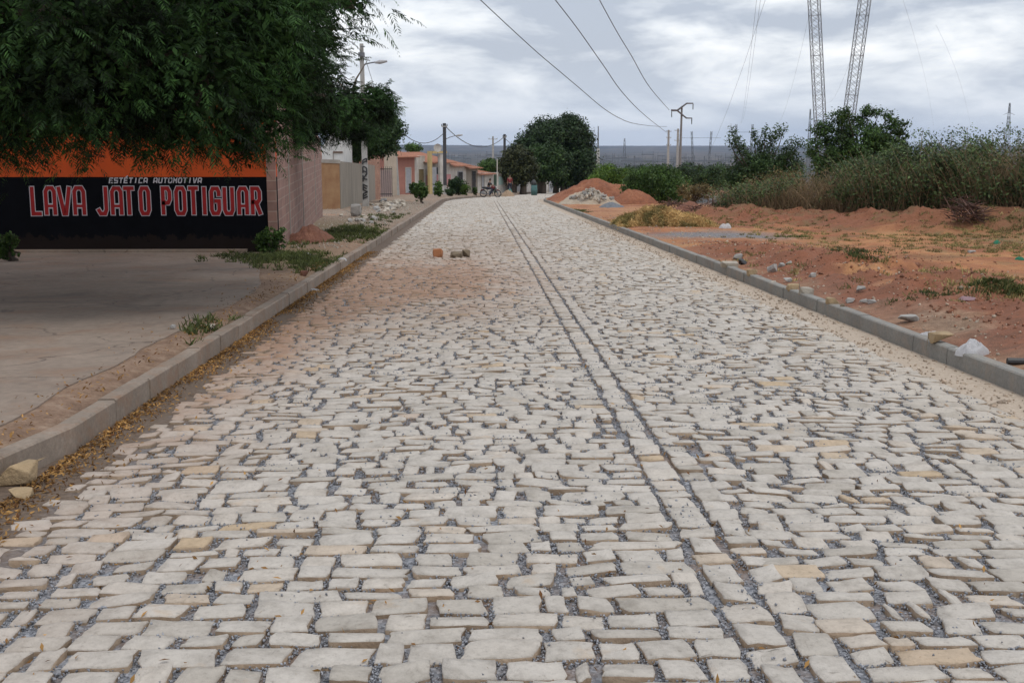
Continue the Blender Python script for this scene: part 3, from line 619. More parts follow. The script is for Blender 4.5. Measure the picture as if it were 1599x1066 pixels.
pole(695, 100, 193, 'pole with black sleeve and street lamp arm before the low tiled houses', .13, .12, lamp=(1.35, 1.0, .35), arms=((.25, .25),), dark=5.2)
pole(788, 127, 210, 'dark topped pole just left of the big dense tree', .13, .11, arms=((.3, .2),), dark=6.0)
pole(776.5, 108, 249, 'thin white steel pole beside the parked motorcycle', .05, .045, m=M_WHITE, group='utility poles along the street')
pole(770, 210, 213, 'faint far pole seen over the roofs left of the white steel pole', .2, .15, arms=((.5, .8),), group='utility poles along the street')
pole(1042, 240, 203, 'tall pale concrete line pole with small brackets left of the forked pole', .30, .18, arms=((.3, .5), (1.6, .5), (3.1, .5)))
pole(1056.5, 260, 201, 'pale pole half hidden behind the forked transmission pole', .3, .2, arms=((.4, .8), (2.6, .8)))
def zpole():
    Y = 180; L = at(1059.5, Y); s = Y/FPX/5*1.02; X0 = 698; t = thing('transmission_pole', L, 'dark transmission pole with forked arms bent to left and right', 'pole'); z = lambda py: hpx(130+py/5, Y)-L[2]; x = lambda p: (p-X0)*s
    g = MB(); g.tube([(0, 0, -.5), (x(708), 0, z(185))], [.29, .14], 8); g.build('shaft', mat('brown concrete', (.22, .215, .21), (.16, .155, .15), 3), t)
    ma = mat('arm steel', (.15, .145, .15), (.11, .105, .11), 4)
    g = MB(); g.tube([(x(625), -.25, z(212)), (x(672), -.25, z(212)), (x(742), -.25, z(157)), (x(791), -.25, z(157))], [.17, .16, .12, .09], 6); g.build('arm', ma, t)
    g = MB(); g.tube([(x(672), -.25, z(214)), (x(742), -.25, z(272)), (x(785), -.25, z(273))], [.13, .12, .09], 6); g.build('arm', ma, t)
    for a, b, c in ((630, 222, 265), (790, 160, 205), (783, 276, 320)): g = MB(); g.tube([(x(a), -.25, z(b)), (x(a), -.25, z(c))], .07, 5); g.build('insulator', M_DARK, t)
zpole()
def wire(pts, r, label, group, name='power_line', n=5):
    P = [Vector(p) for p in pts]; o = P[0].copy(); g = MB(); rr = r if isinstance(r, list) else r
    g.tube([p-o for p in P], rr, n); ob = g.build(name, M_WIRE, loc=o); return tag(ob, label, 'wire', group)
def planewire(P0, P1, pix, r, label, group, ext=0):
    """wire hanging in the vertical plane through two plan points, following picture samples"""
    (a, b), (c, d) = P0, P1; out = []
    for px, py in pix:
        q = ray(px, py); q = q/q[1]; k = (c-a)/(d-b); Y = (a-k*b)/(q[0]-k); out.append((q[0]*Y, Y, CAMZ+q[2]*Y))
    out.sort(key=lambda p: -p[1])
    if ext:
        u = Vector(out[-1]); v = Vector(out[-2]); out.append(tuple(u+(u-v)*ext))
    # smooth
    Q = [Vector(p) for p in out]; S_ = []
    for i in range(len(Q)-1):
        p0 = Q[max(i-1, 0)]; p1 = Q[i]; p2 = Q[i+1]; p3 = Q[min(i+2, len(Q)-1)]
        for k in range(6):
            t = k/6; S_.append(.5*((2*p1)+(p2-p0)*t+(2*p0-5*p1+4*p2-p3)*t*t+(3*p1-p0-3*p2+p3)*t**3))
    S_.append(Q[-1]); Ys = [p.y for p in S_]
    return wire(S_, [r*(.2+.45*min(1, p.y/120)) for p in S_], label, group)
GW = 'overhead lines crossing the sky'
planewire((XA(750, 48), 48), (XA(1042, 240), 240), [(720, -28), (750, 0), (795, 42), (840, 83), (872, 110), (904, 137), (942, 169), (968, 185), (990, 193), (1019, 197), (1041, 198)], .05, 'leftmost of the three long overhead wires, sagging low to the pale pole', GW, 1.2)
planewire((XA(867, 58), 58), (XA(1042, 240), 240), [(845, -28), (867, 0), (904, 48), (942, 102), (974, 147), (1009, 182), (1041, 207)], .055, 'middle of the three long overhead wires, ending at the pale pole', GW, 1.2)
planewire((XA(936, 60), 60), (XA(1045, 180), 180), [(920, -30), (936, 0), (964, 51), (987, 89), (1015, 137), (1045, 172)], .05, 'rightmost of the three long overhead wires, ending at the forked pole', GW, 1.2)
def span(a, b, sag, r, label, group, n=14):
    A, B = Vector(a), Vector(b); P = [A.lerp(B, i/n)-Vector((0, 0, sag*4*(i/n)*(1-i/n))) for i in range(n+1)]; return wire(P, r, label, group)
span(W(572, 96, 57.5), W(619, 196, 92), .8, .012, 'low cable from the graffitied pole to the leaning pole', 'street cables')
span(W(619, 197, 92), W(694, 207, 100), 1.1, .03, 'sagging cable between the leaning pole and the lamp pole', 'street cables')
span(W(697, 199, 100), W(787, 214, 127), 1.35, .035, 'sagging cable between the lamp pole and the dark topped pole', 'street cables')
span(W(789, 217, 127), W(835, 230, 150), .6, .03, 'short cable from the dark topped pole into the big tree', 'street cables')
# far wires hanging from off-frame towers
for i, (p0, p1, Y0, Y1, sg) in enumerate([((1215, -60), (1071, 217), 130, 880, 22), ((1195, -60), (1157, 190), 130, 600, 6), ((1188, -60), (1156, 192), 125, 600, 5), ((1262, 30), (1214, 195), 120, 240, 2), ((1340, 60), (1290, 160), 120, 260, 2), ((1410, 0), (1459, 205), 120, 320, -2), ((1462, 40), (1516, 200), 120, 320, -2)]):
    span(W(*p0, Y0), W(*p1, Y1), sg, .008 if i > 2 else .018, ['faint long line dropping to the far winged pylon', 'near vertical line above the flat topped pylon', 'second thin line above the flat topped pylon', 'thin guy line left of the leaning lattice legs', 'thin guy line between the two lattice legs', 'thin guy line right of the lattice legs', 'rightmost thin guy line falling to the scrub'][i], GW)
# lattice legs of the guyed tower
def lattice(g, A, B, wd, seg, r, rb):
    A = Vector(A); B = Vector(B); d = (B-A).normalized(); u = Vector((1, 0, 0)); u = (u-d*u.dot(d)).normalized(); v = d.cross(u)
    c = [u*wd/2+v*wd/2, -u*wd/2+v*wd/2, -u*wd/2-v*wd/2, u*wd/2-v*wd/2]
    for k in c: g.bar(A+k, B+k, r)
    for i in range(seg):
        p = A.lerp(B, i/seg); q = A.lerp(B, (i+1)/seg)
        for j in range(4):
            a, b = c[j], c[(j+1) % 4]; g.bar(p+a, q+b, rb); g.bar(p+b, q+a, rb)
            if i % 5 == 0: g.bar(p+a, p+b, rb*1.3)
def vtower():
    Y = 120; b0 = at(1289, Y); t = thing('lattice_tower', b0, 'large guyed lattice tower whose two legs spread upward out of the picture', 'tower'); o = Vector(b0)
    ends = []
    for (p0, p1) in (((1266.5, -90), (1289, 300)), ((1357.5, -90), (1307, 300))):
        A = Vector(W(p1[0], p1[1], Y))-o; B = Vector(W(p0[0]+(0 if p0[0] < 1300 else 5), p0[1], Y))-o; A.z -= 2; ends.append(B)
        g = MB(); lattice(g, A, B, .98, 34, .045, .020); g.build('leg', M_STEEL, t)
    g = MB(); lattice(g, ends[0]+Vector((-4, 0, .5)), ends[1]+Vector((4, 0, .5)), 1.1, 18, .055, .03); g.build('crossbeam', M_STEEL, t)
vtower()
def pylon(px, Y, top, label, kind, hw):
    L = at(px, Y); h = hpx(top, Y)-L[2]; t = thing('pylon', L, label, 'pylon', 'pylons on the plain'); k = Y/900
    g = MB(); r = .16*k
    if kind == 'h':
        lattice(g, (-hw*.30, 0, 0), (-hw*.5, 0, h), 1.1*k, 14, r*.8, r*.4); lattice(g, (hw*.30, 0, 0), (hw*.5, 0, h), 1.1*k, 14, r*.8, r*.4); g.build('leg', M_STEEL, t)
        g = MB(); lattice(g, (-hw, 0, h*.90), (hw, 0, h*.90), 1.2*k, 12, r*.8, r*.4); g.build('crossbeam', M_STEEL, t)
    else:
        g = MB(); n = 8
        def wv(z): return hw*.42*(1-z/h)**1.0+.35*k
        for i in range(n):
            z0, z1 = h*i/n, h*(i+1)/n; a, b = wv(z0), wv(z1)
            C0 = [(a, a, z0), (-a, a, z0), (-a, -a, z0), (a, -a, z0)]; C1 = [(b, b, z1), (-b, b, z1), (-b, -b, z1), (b, -b, z1)]
            for j in range(4): g.bar(C0[j], C1[j], r*.8); g.bar(C0[j], C1[(j+1) % 4], r*.45); g.bar(C0[(j+1) % 4], C1[j], r*.45)
        g.build('mast', M_STEEL, t)
        if kind == 't':
            for z, ww in ((.55, 1), (.72, .8), (.88, .6)):
                g = MB(); g.tube([(-hw*ww, 0, h*z), (0, 0, h*(z+.025)), (hw*ww, 0, h*z)], [r*.6, r*1.6, r*.6], 4); g.build('crossarm', M_STEEL, t)
pylon(1093, 880, 205, 'winged pylon with splayed top right of the forked pole', 'h', 15)
pylon(1159, 600, 194, 'flat topped pylon behind the sparse tree', 'h', 8.5)
pylon(1567, 600, 160, 'three armed lattice pylon above the scrub at the far right', 't', 5.2)
pylon(1260, 500, 170, 'slim pylon mast left of the big leaning lattice legs', 'm', 2.2)
pylon(974, 1500, 216, 'thin faint mast rising over the plateau', 'm', 5)
def mast():
    Y = 420; L = at(933, Y); h = hpx(197, Y)-L[2]; t = thing('radio_mast', L, 'white radio mast with thick lower half right of the big tree', 'mast')
    hm = hpx(232, Y)-L[2]; g = MB(); g.tube([(0, 0, 0), (0, 0, hm)], [.75, .6], 8); g.build('shaft', M_WHITE, t); g = MB(); g.tube([(0, 0, hm), (0, 0, h)], [.3, .16], 6); g.build('aerial', M_STEEL, t)
mast()
def gantries():
    src = None; k = 0; rg = random.Random(4)
    for row, (Y, n, x0, x1) in enumerate(((1500, 34, 600, 1230), (1250, 26, 930, 1240), (1900, 30, 640, 1260))):
        for i in range(n):
            px = x0+(x1-x0)*(i+rg.uniform(-.25, .25))/n; L = at(px, Y+rg.uniform(-90, 90)); 
            if src is None:
                src = thing('substation_gantry', L, 'small hazy steel gantry of the substation on the plain', 'gantry', 'substation gantries on the plain')
                g = MB(); 
                g.tube([(-7, 0, 0), (-7, 0, 25)], [.55, .35], 4); g.build('post', M_STEEL, src); g = MB(); g.tube([(7, 0, 0), (7, 0, 25)], [.55, .35], 4); g.build('post', M_STEEL, src); g = MB(); g.box(-8, -.5, 19.5, 8, .5, 20.8); g.build('crossbeam', M_STEEL, src); o = src
            else:
                o = src.copy(); COL.objects.link(o); o.location = L
                for c in list(src.children): d = c.copy(); COL.objects.link(d); d.parent = o
            s = rg.uniform(.7, 1.15); o.scale = (s*rg.uniform(.6, 1.2), s, s)
gantries()
def farhouses():
    rg = random.Random(9); ms = [M_WHITE, mat('cream', (.5, .44, .36), (.42, .36, .3), 3), mat('terracotta wall', (.42, .24, .17), (.34, .2, .15), 3)]; src = []
    for m in ms:
        t = thing('far_house', (0, 0, 0), 'tiny distant house with tiled roof in the valley town', 'house', 'distant houses in the valley'); g = MB(); g.box(-4, -4, 0, 4, 4, 3.2); g.build('wall_face', m, t)
        g = MB(); g.add([(-4.3, -4.5, 3.2), (4.3, -4.5, 3.2), (4.3, 4.5, 3.2), (-4.3, 4.5, 3.2), (-4.3, 0, 4.8), (4.3, 0, 4.8)], [(0, 1, 5, 4), (2, 3, 4, 5), (0, 4, 3), (1, 2, 5), (3, 2, 1, 0)]); g.build('roof', M_TILE, t); src.append(t)
    for i in range(70):
        Y = rg.uniform(820, 1300); px = rg.choice([rg.uniform(985, 1130), rg.uniform(930, 1260)]); L = at(px, Y); o = src[i % 3]
        if i >= 3:
            s = o; o = s.copy(); COL.objects.link(o)
            for c in list(s.children): d = c.copy(); COL.objects.link(d); d.parent = o
        o.location = L; o.rotation_euler = (0, 0, rg.uniform(0, 3))
farhouses()

# ------------------------------------------------------------ houses of the street
def fz(Z): return (-7.3+(Z-100)*.54, Z)
def Zpx(px):       # depth on the facade line for a picture column
    k = float(ray(px, 300)[0]/ray(px, 300)[1]); return (7.3+54)/(.54-k)
RZ = math.atan2(1, .54)
def house(name, pxa, pxb, top, m, label, cat='house', depth=7, roof=None, back=0, base_=None):
    """facade between two picture columns on the facade line; returns the Empty, width, height"""
    A, B = fz(Zpx(pxa)), fz(Zpx(pxb)); nrm = Vector((-1, .54)).normalized()
    A = (A[0]+nrm.x*back, A[1]+nrm.y*back); B = (B[0]+nrm.x*back, B[1]+nrm.y*back)
    z = min(float(gz(*A)), float(gz(*B)))+.05; L = math.hypot(B[0]-A[0], B[1]-A[1]); h = hpx(top, (A[1]+B[1])/2)-z
    t = thing(name, (A[0], A[1], z), label, cat, rz=math.atan2(B[1]-A[1], B[0]-A[0]))
    g = MB(); g.box(0, 0, -.6, L, depth, h); g.build('wall_face', m, t)
    if roof:
        e, up, rd = roof; g = MB(); n = int((L+.5)/.22); ym = depth*rd
        # corrugated tile slope: front and back
        V = []; F = []
        for i in range(n+1):
            x = -.25+(L+.5)*i/n; b = .04*(i % 2)
            V += [(x, -e, h-.12+b), (x, ym, h+up+b), (x, depth+e, h+b-.1)]
        for i in range(n):
            a = 3*i; F += [(a, a+3, a+4, a+1), (a+1, a+4, a+5, a+2)]
        g.add(V, F); g.add([(-.25, -e, h-.17), (L+.25, -e, h-.17), (L+.25, -e, h-.10), (-.25, -e, h-.10)], [(0, 1, 2, 3)])
        g.add([(-.01, 0, h), (-.01, depth, h), (-.01, ym, h+up)], [(0, 1, 2)]); g.add([(L+.01, 0, h), (L+.01, depth, h), (L+.01, ym, h+up)], [(2, 1, 0)])
        g.build('roof', M_TILE, t)
    return t, L, h
def opening(t, name, x0, x1, z0, z1, m, frame=None, y=-.03, lab=None):
    g = MB(); g.box(x0, y, z0, x1, .02, z1); o = g.build(name, m, t)
    if frame:
        g = MB(); w_ = .06; g.box(x0-w_, y-.03, z0, x0, .0, z1+w_); g.box(x1, y-.03, z0, x1+w_, 0, z1+w_); g.box(x0, y-.03, z1, x1, 0, z1+w_)
        g.build('frame', frame, o)
    if lab: o['label'] = lab
    return o
M_PINK = mat('salmon wall', (.40, .18, .14), (.32, .145, .11), 2); M_PINK2 = mat('rose wall', (.52, .26, .26), (.42, .2, .2), 2)
M_GLASS = mat('dark glass', (.03, .035, .04), (.02, .025, .03), 5, rough=.2, bs=0); M_DOORG = mat('grey door', (.36, .37, .40), (.28, .29, .31), 5, rough=.5); M_DOORB = mat('brown door', (.20, .15, .075), (.13, .10, .05), 5)
M_YEL = mat('yellow plaster', (.55, .43, .21), (.45, .34, .16), 3)
t, L, h = house('pink_house', 617.5, 648, 243, M_PINK, 'salmon pink house with tiled roof and pale metal door', roof=(.45, .75, .5)); opening(t, 'door', L*.52, L*.78, .1, 2.25, M_DOORG, M_WHITE)
t, L, h = house('white_house', 648, 664, 243.5, M_WHITE, 'narrow white house front with olive brown door next to the pink house'); opening(t, 'door', L*.35, L*.85, .05, 2.15, M_DOORB, M_WHITE)
def portal():
    A, B = fz(Zpx(662.5)-.4), fz(Zpx(683)); z = float(gz(*A))+.05; L = math.hypot(B[0]-A[0], B[1]-A[1]); t = thing('entrance_portal', (A[0]+.75, A[1]-.4, z), 'yellow and white entrance portal frame standing between the narrow white house and the rose one', 'portal', rz=RZ*1.0-(RZ-math.atan2(B[1]-A[1], B[0]-A[0])))
    h = hpx(236, A[1])-z; g = MB(); g.box(0, 0, -.3, L*.17, .22, h); g.build('column', M_YEL, t); g = MB(); g.box(L*.68, 0, -.3, L*.86, .22, h-.32); g.build('column', M_WHITE, t); g = MB(); g.box(L*.17, -.05, h-.22, L*1.1, .27, h); g.build('lintel', M_YEL, t)
    g = MB(); g.box(L*.24, .3, .1, L*.62, .38, 2.3); g.build('door', M_DOORG, t)
portal()
t, L, h = house('rose_house', 664, 704, 252, M_WHITE, 'pale house with rose painted lower wall behind the lamp pole', roof=(.5, .8, .5)); g = MB(); g.box(.2, -.03, .6, L-.02, -.002, 1.75); g.build('dado', M_PINK2, t); opening(t, 'window', L*.3, L*.5, 1.8, 2.4, M_GLASS, M_WHITE)
t, L, h = house('low_white_house', 704, 728, 257, M_WHITE, 'low white house with a small dark window and sagging tiled roof', roof=(.5, .7, .5)); opening(t, 'window', L*.45, L*.75, 1.1, 2.0, M_GLASS, M_DOORG)
t, L, h = house('grey_house', 728, 746, 260.5, M_GREYW, 'grey unpainted house front with a dark doorway and tiled eave', roof=(.5, .6, .5)); opening(t, 'door', L*.45, L*.8, .05, 2.1, M_GLASS, M_CONC)
t, L, h = house('verandah_house', 746, 768, 270, M_WHITE, 'white walled house with a low red lean-to roof behind the motorcycle', roof=(.4, .5, .5)); opening(t, 'door', L*.25, L*.42, .05, 1.9, M_DOORG, M_CONC)
t, L, h = house('white_yard_wall', 768, 793, 269, M_WHITE, 'white yard wall with a dark green door left of the reddish tree', 'wall', depth=.2); opening(t, 'door', L*.12, L*.3, .05, 1.85, mat('green door', (.05, .09, .06), (.04, .07, .05), 5)); opening(t, 'painted_sign', L*.42, L*.7, .8, 1.6, mat('mint paint', (.36, .50, .46), (.32, .46, .43), 5)); g = MB(); g.box(L*.86, -.12, 0, L*.98, .3, h+.12); g.build('pillar', M_CONC, t)
t, L, h = house('back_house', 690, 724, 250, mat('terracotta wall', (.42, .24, .17)), 'tiled roof house showing above the roofs behind the lamp pole', roof=(.5, 1.0, .5), back=16)
t, L, h = house('back_house', 722, 764, 250, mat('terracotta wall', (.42, .24, .17)), 'long brick house with faded red roof beyond the low white house', roof=(.5, .9, .5), back=14)
def treehouse():
    Y = 165; L0 = at(845, Y); z = L0[2]; t = thing('white_house', L0, 'small white house with pale door half hidden under the big trees', 'house', rz=.35); h = hpx(277, Y)-z
    g = MB(); g.box(0, 0, -.5, 4.4, 6, h); g.build('wall_face', M_WHITE, t); g = MB()
    g.add([(-.3, -.4, h), (4.7, -.4, h), (4.7, 3, h+1), (-.3, 3, h+1), (-.3, 6.4, h), (4.7, 6.4, h)], [(0, 1, 2, 3), (3, 2, 5, 4)]); g.build('roof', M_TILE, t); opening(t, 'door', 1.2, 2.2, 0, 2, M_DOORG, M_CONC)
treehouse()
def dish():
    L0 = list(W(683.5, 231, 103)); t = thing('satellite_dish', L0, 'round pale satellite dish above the yellow portal', 'dish'); g = MB(); V = [(0, .12, 0)]; n = 16
    for k in (1, 2): V += [(.36*k/2*cos(a*2*pi/n)*1.0, .12-.03*k*k, .36*k/2*sin(a*2*pi/n)) for a in range(n)]
    F = [(0, 1+i, 1+(i+1) % n) for i in range(n)]+[(1+i, 1+n+i, 1+n+(i+1) % n, 1+(i+1) % n) for i in range(n)]; g.add(V, F); g.build('bowl', M_WHITE, t)
    g = MB(); g.bar((0, .12, 0), (0, .3, -1.9), .025); g.build('stem', M_STEEL, t)
dish()

# ------------------------------------------------------------ foliage generators
def unit(a): return a/(np.linalg.norm(a, axis=-1, keepdims=True)+1e-9)
def lobepts(lobes, n, shell=.55, low=-1.0):
    vol = np.array([a[3]*a[4]*a[5] for a in lobes])**(2/3); pr = vol/vol.sum(); k = R.choice(len(lobes), n, p=pr); Lb = np.array(lobes)[k]
    d = unit(R.normal(size=(n, 3))); r = (shell+(1-shell)*R.random(n)**.7)*(1+.10*R.normal(size=n).clip(-1, 1)); d2 = d*Lb[:, 3:6]
    # bumpy lobe surface
    bump_ = 1+.5*(vn(d[:, 0]*2.6+k*7.1, d[:, 1]*2.6+d[:, 2]*2.2+k*3.7, 90)-.5)*2*.6
    return Lb[:, :3]+d2*(r*bump_)[:, None], d, r
def neem(P, D, L, K=9, wdt=.055, droop=.34):
    """pinnate fronds: K pairs of narrow leaflets on a drooping midrib"""
    n = len(P); S_ = unit(np.cross(D, np.array([0, 0, 1.])+R.normal(0, .25, (n, 3)))); t = np.linspace(.12, 1, K)[None, :, None]
    C = P[:, None]+D[:, None]*L[:, None, None]*t+np.array([0, 0, -1.])*droop*L[:, None, None]*t**2
    T = unit(D[:, None]+np.array([0, 0, -2.])*droop*t)
    out = []
    ll = L[:, None, None]*(.29*np.sin(pi*(.22+.70*t))+.05)*R.uniform(.8, 1.15, (n, K, 1))
    for s in (-1, 1):
        dr = unit(S_[:, None]*s*.85+T*.62+np.array([0, 0, -.28])+R.normal(0, .12, (n, K, 3))); wv = unit(np.cross(dr, np.cross(S_[:, None], T)))*ll*wdt*3.2
        wv = unit(T*1+R.normal(0, .25, (n, K, 3)))*ll*wdt*2.7
        out.append(np.stack([C, C+dr*ll*.38+wv, C+dr*ll+np.array([0, 0, -.10])*ll, C+dr*ll*.5-wv*.8], 2))
    V = np.concatenate(out, 1).reshape(-1, 3); m = len(V)//4; return V, np.arange(m*4).reshape(m, 4)
def leaves(P, N_, sz, asp=.5, jit=.9):
    n = len(P); Nn = unit(N_+R.normal(0, jit, (n, 3))); a = unit(np.cross(Nn, R.normal(size=(n, 3)))); b = np.cross(Nn, a); s = sz[:, None]
    V = np.stack([P-a*s, P-b*s*asp+Nn*s*.15, P+a*s, P+b*s*asp+Nn*s*.15], 1).reshape(-1, 3); return V, np.arange(n*4).reshape(n, 4)
def clumpy(lobes, n, per, cr, shell=.6):
    """leaf positions gathered in twigs' clumps so that gaps stay between"""
    c, d, r = lobepts(lobes, n//per, shell); c = np.repeat(c, per, 0); d = np.repeat(d, per, 0)
    return c+R.normal(0, 1, (len(c), 3))*cr*np.array([1, 1, .7]), d
def limbs(g, root, tips, r0, fork=.45):
    root = Vector(root)
    for tp in tips:
        tp = Vector(tp); mid = root.lerp(tp, fork)+Vector((random.uniform(-.2, .2), random.uniform(-.2, .2), .12*(tp-root).length))
        g.tube([root-Vector((0, 0, .1)), root.lerp(mid, .5)+Vector((0, 0, .05)), mid, mid.lerp(tp, .6), tp], [r0*.6, r0*.5, r0*.38, r0*.22, r0*.08], 6)
LM_NEEM = leafmat('neem leaf', (.006, .017, .005), (.018, .042, .0095), .15, .75, 1.2, (.25, 2.8))  # wide patch contrast paints light-catching clumps and dark gaps into the leaf colour
LM_DARK = leafmat('mango leaf', (.014, .030, .012), (.040, .075, .026), .12, .5)
LM_GREEN = leafmat('fresh leaf', (.030, .065, .018), (.085, .150, .035), .25)
LM_BRIGHT = leafmat('bright leaf', (.04, .09, .015), (.12, .20, .035), .25)
LM_DRY = leafmat('dry leaf', (.10, .075, .035), (.22, .17, .08), .15, .8)
def neemtree(loc, lobes, nf, label, trunk_h, tr, fl=(.19, .31), rim=None):
    z0 = float(gz(*loc)); t = thing('neem_tree', (loc[0], loc[1], z0), label, 'tree'); o = np.array([loc[0], loc[1], z0])
    lb = [tuple(np.array(l[:3])-o)+tuple(l[3:]) for l in lobes]
    P, d, r = lobepts(lb, nf, .50); D = unit(d*np.array([1, 1, .55])+np.array([0, 0, -.06])+R.normal(0, .42, d.shape)); L = R.uniform(*fl, len(P))
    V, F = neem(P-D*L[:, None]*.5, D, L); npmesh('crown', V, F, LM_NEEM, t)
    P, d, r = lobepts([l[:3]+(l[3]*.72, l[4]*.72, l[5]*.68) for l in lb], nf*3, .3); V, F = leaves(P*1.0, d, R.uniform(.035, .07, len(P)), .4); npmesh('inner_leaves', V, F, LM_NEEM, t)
    g = MB(); g.tube([(0, 0, -.3), (.05, 0, trunk_h*.5), (0, .05, trunk_h)], [tr*1.25, tr, tr*.85], 10); g.build('trunk', M_WOOD, t, smooth=True)
    g = MB(); limbs(g, (0, 0, trunk_h), [(a[0]+R.normal(0, .3), a[1], a[2]) for a in lb], tr); 
    for i in range(26):
        l = lb[i % len(lb)]; q = Vector(l[:3]); limbs(g, q, [q+Vector((R.normal(0, .5), R.normal(0, .5), abs(R.normal(0, .4))))*max(l[3:6])*.8], tr*.4)
    g.build('limb', M_WOOD, t); return t
def lob(px, py, Y, rx, ry, rz): x, y, z = W(px, py, Y); return (x, y, z, rx, ry, rz)
near_lobes = [lob(-160, 40, 13, 2.6, 2.6, 1.9), lob(60, 20, 12, 1.7, 2.0, 1.45), lob(60, 120, 14, 1.6, 1.6, .95), lob(200, 90, 12.5, 1.5, 1.5, 1.15), lob(150, 165, 13, 1.0, 1.2, .55),
    lob(330, 60, 13.5, 1.5, 1.8, 1.35), lob(300, 160, 13.2, 1.1, 1.1, .72), lob(250, 205, 13, .62, .7, .42), lob(60, 185, 12.5, .7, .8, .40), lob(430, 110, 14.5, 1.0, 1.4, 1.0), lob(395, 195, 14, .75, .9, .45), lob(380, 225, 13.6, .38, .5, .24),
    lob(435, 20, 14.5, .85, 1.5, .9), lob(485, 0, 14.8, .55, .8, .36), lob(-60, 190, 13, 1.2, 1.3, .5), lob(200, -90, 13, 3.2, 3.0, 1.5), lob(0, -120, 16, 4, 3.5, 2.0), lob(100, 60, 17, 3.2, 2.0, 1.5), lob(350, 70, 17.5, 1.8, 1.6, 1.2), lob(-40, -60, 19, 3.5, 2.5, 2.5), lob(250, 20, 19.5, 3.0, 2.0, 2.0),
    lob(-100, 120, 17, 2, 2, 1.2), lob(545, 2, 15, .28, .5, .28), lob(480, 150, 17.5, .40, .7, .5), lob(500, 60, 17, .26, .6, .4)]
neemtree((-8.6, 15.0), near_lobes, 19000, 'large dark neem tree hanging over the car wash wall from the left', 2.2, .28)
lobes2 = [lob(480, 150, 29, 1.0, 1.4, 1.3), lob(548, 165, 28, .85, 1.2, .6), lob(598, 165, 28, .45, .8, .50), lob(560, 205, 30, .75, .9, .40), lob(520, 190, 30, .9, .9, .55), lob(440, 110, 30, 1.3, 1.5, 1.7), lob(588, 145, 28, .3, .5, .2), lob(470, 205, 29, .6, .8, .4)]
neemtree((XA(438, 31), 31), lobes2, 5200, 'neem tree leaning out above the block wall and in front of the graffitied pole', 2.4, .16, (.18, .30))
def broad(name, px, Y, lobes, n, label, m, lsz, cat='tree', per=26, cr=.35, trunks=((0, 0),), tr=.25, th=None, asp=.5, shell=.62, group=None, gaps=False):
    L0 = at(px, Y); o = np.array(L0); t = thing(name, L0, label, cat, group); lb = [tuple(np.array(l[:3])-o)+tuple(l[3:]) for l in lobes]
    P, d = clumpy(lb, n, per, cr, shell); P = P[P[:, 2] > .05]; d = d[:len(P)]
    V, F = leaves(P, d+np.array([0, 0, .5]), R.uniform(lsz*.6, lsz*1.25, len(P)), asp); npmesh('crown' if cat == 'tree' else 'foliage', V, F, m, t)
    if trunks:
        low = min(l[2] for l in lb) if th is None else th; g = MB()
        for (a, b) in trunks: g.tube([(a, b, -.4), (a+.1, b, low*.5), (a*.8, b, low)], [tr*1.35, tr, tr*.8], 8)
        g.build('trunk' if cat == 'tree' else 'stem', M_WOOD, t, smooth=True); g = MB(); limbs(g, (trunks[0][0]*.8, trunks[0][1], low), [l[:3] for l in lb], tr)
        g.build('limb', M_WOOD, t)
    return t
LM_BIG = [lob(858, 215, 132, 2.4, 2.4, 2.0), lob(880, 204, 133, 2.4, 2.4, 1.35), lob(900, 222, 134, 1.9, 2.2, 2.2), lob(905, 255, 133, 1.75, 2.2, 2.3), lob(835, 235, 132, 2.2, 2.2, 2.0), lob(862, 252, 131, 2.6, 2.2, 1.9), lob(815, 245, 131, 1.5, 1.6, 1.5), lob(888, 192, 133, 1.3, 1.4, .8), lob(912, 272, 133, 1.2, 1.6, 1.2), lob(885, 280, 133, 1.8, 1.6, 1.0)]
broad('mango_tree', 868, 132, LM_BIG, 60000, 'big dense dark tree with rounded crown beside the far end of the road', LM_DARK, .16, per=24, cr=.30, trunks=((-1.9, 0), (0, .5), (.8, .3)), tr=.30, th=2.6)
broad('dark_tree', 838, 126, [lob(842, 262, 126, 1.7, 1.6, 1.2), lob(858, 245, 126, 1.6, 1.5, 1.3), lob(835, 245, 126, 1.2, 1.3, 1.2), lob(862, 268, 126, 1.2, 1.2, .8)], 20000, 'mid green tree with leaning trunk in front of the big dense tree', leafmat('mid leaf', (.018, .040, .014), (.055, .10, .03), .15), .15, cr=.28, trunks=((-.2, 0), (.7, .2)), tr=.27, th=1.9)
broad('russet_tree', 808, 118, [lob(808, 252, 118, 1.35, 1.3, 1.4), lob(795, 262, 118, .9, 1.1, 1.0), lob(822, 265, 118, 1.0, 1.1, 1.2), lob(806, 275, 118, 1.2, 1.2, .8)], 15000, 'brownish green tree with two thick trunks at the left edge of the group', leafmat('russet leaf', (.018, .030, .012), (.062, .068, .026), .12), .14, cr=.26, trunks=((-.45, 0), (.55, .2)), tr=.30, th=1.7)
broad('small_tree', 768, 134, [lob(768, 262, 134, 1.3, 1.3, .9), lob(757, 266, 134, .8, .9, .6)], 6000, 'small green tree behind the white yard wall', LM_GREEN, .13, cr=.22, tr=.12)
broad('yard_tree', 552, 68, [lob(590, 210, 66, 1.25, 1.4, 1.1), lob(565, 215, 66, 1.3, 1.3, 1.3), lob(603, 200, 66, .85, 1.0, .9), lob(600, 228, 66, .8, .9, .5), lob(555, 190, 66, 1.2, 1.3, 1.0), lob(585, 180, 66, 1.1, 1.2, .8), lob(550, 228, 66, .9, .9, .5)], 36000, 'dark green round tree behind the grey yard wall', leafmat('yard leaf', (.014, .034, .012), (.045, .085, .026), .15), .085, cr=.16, tr=.16, th=1.9)
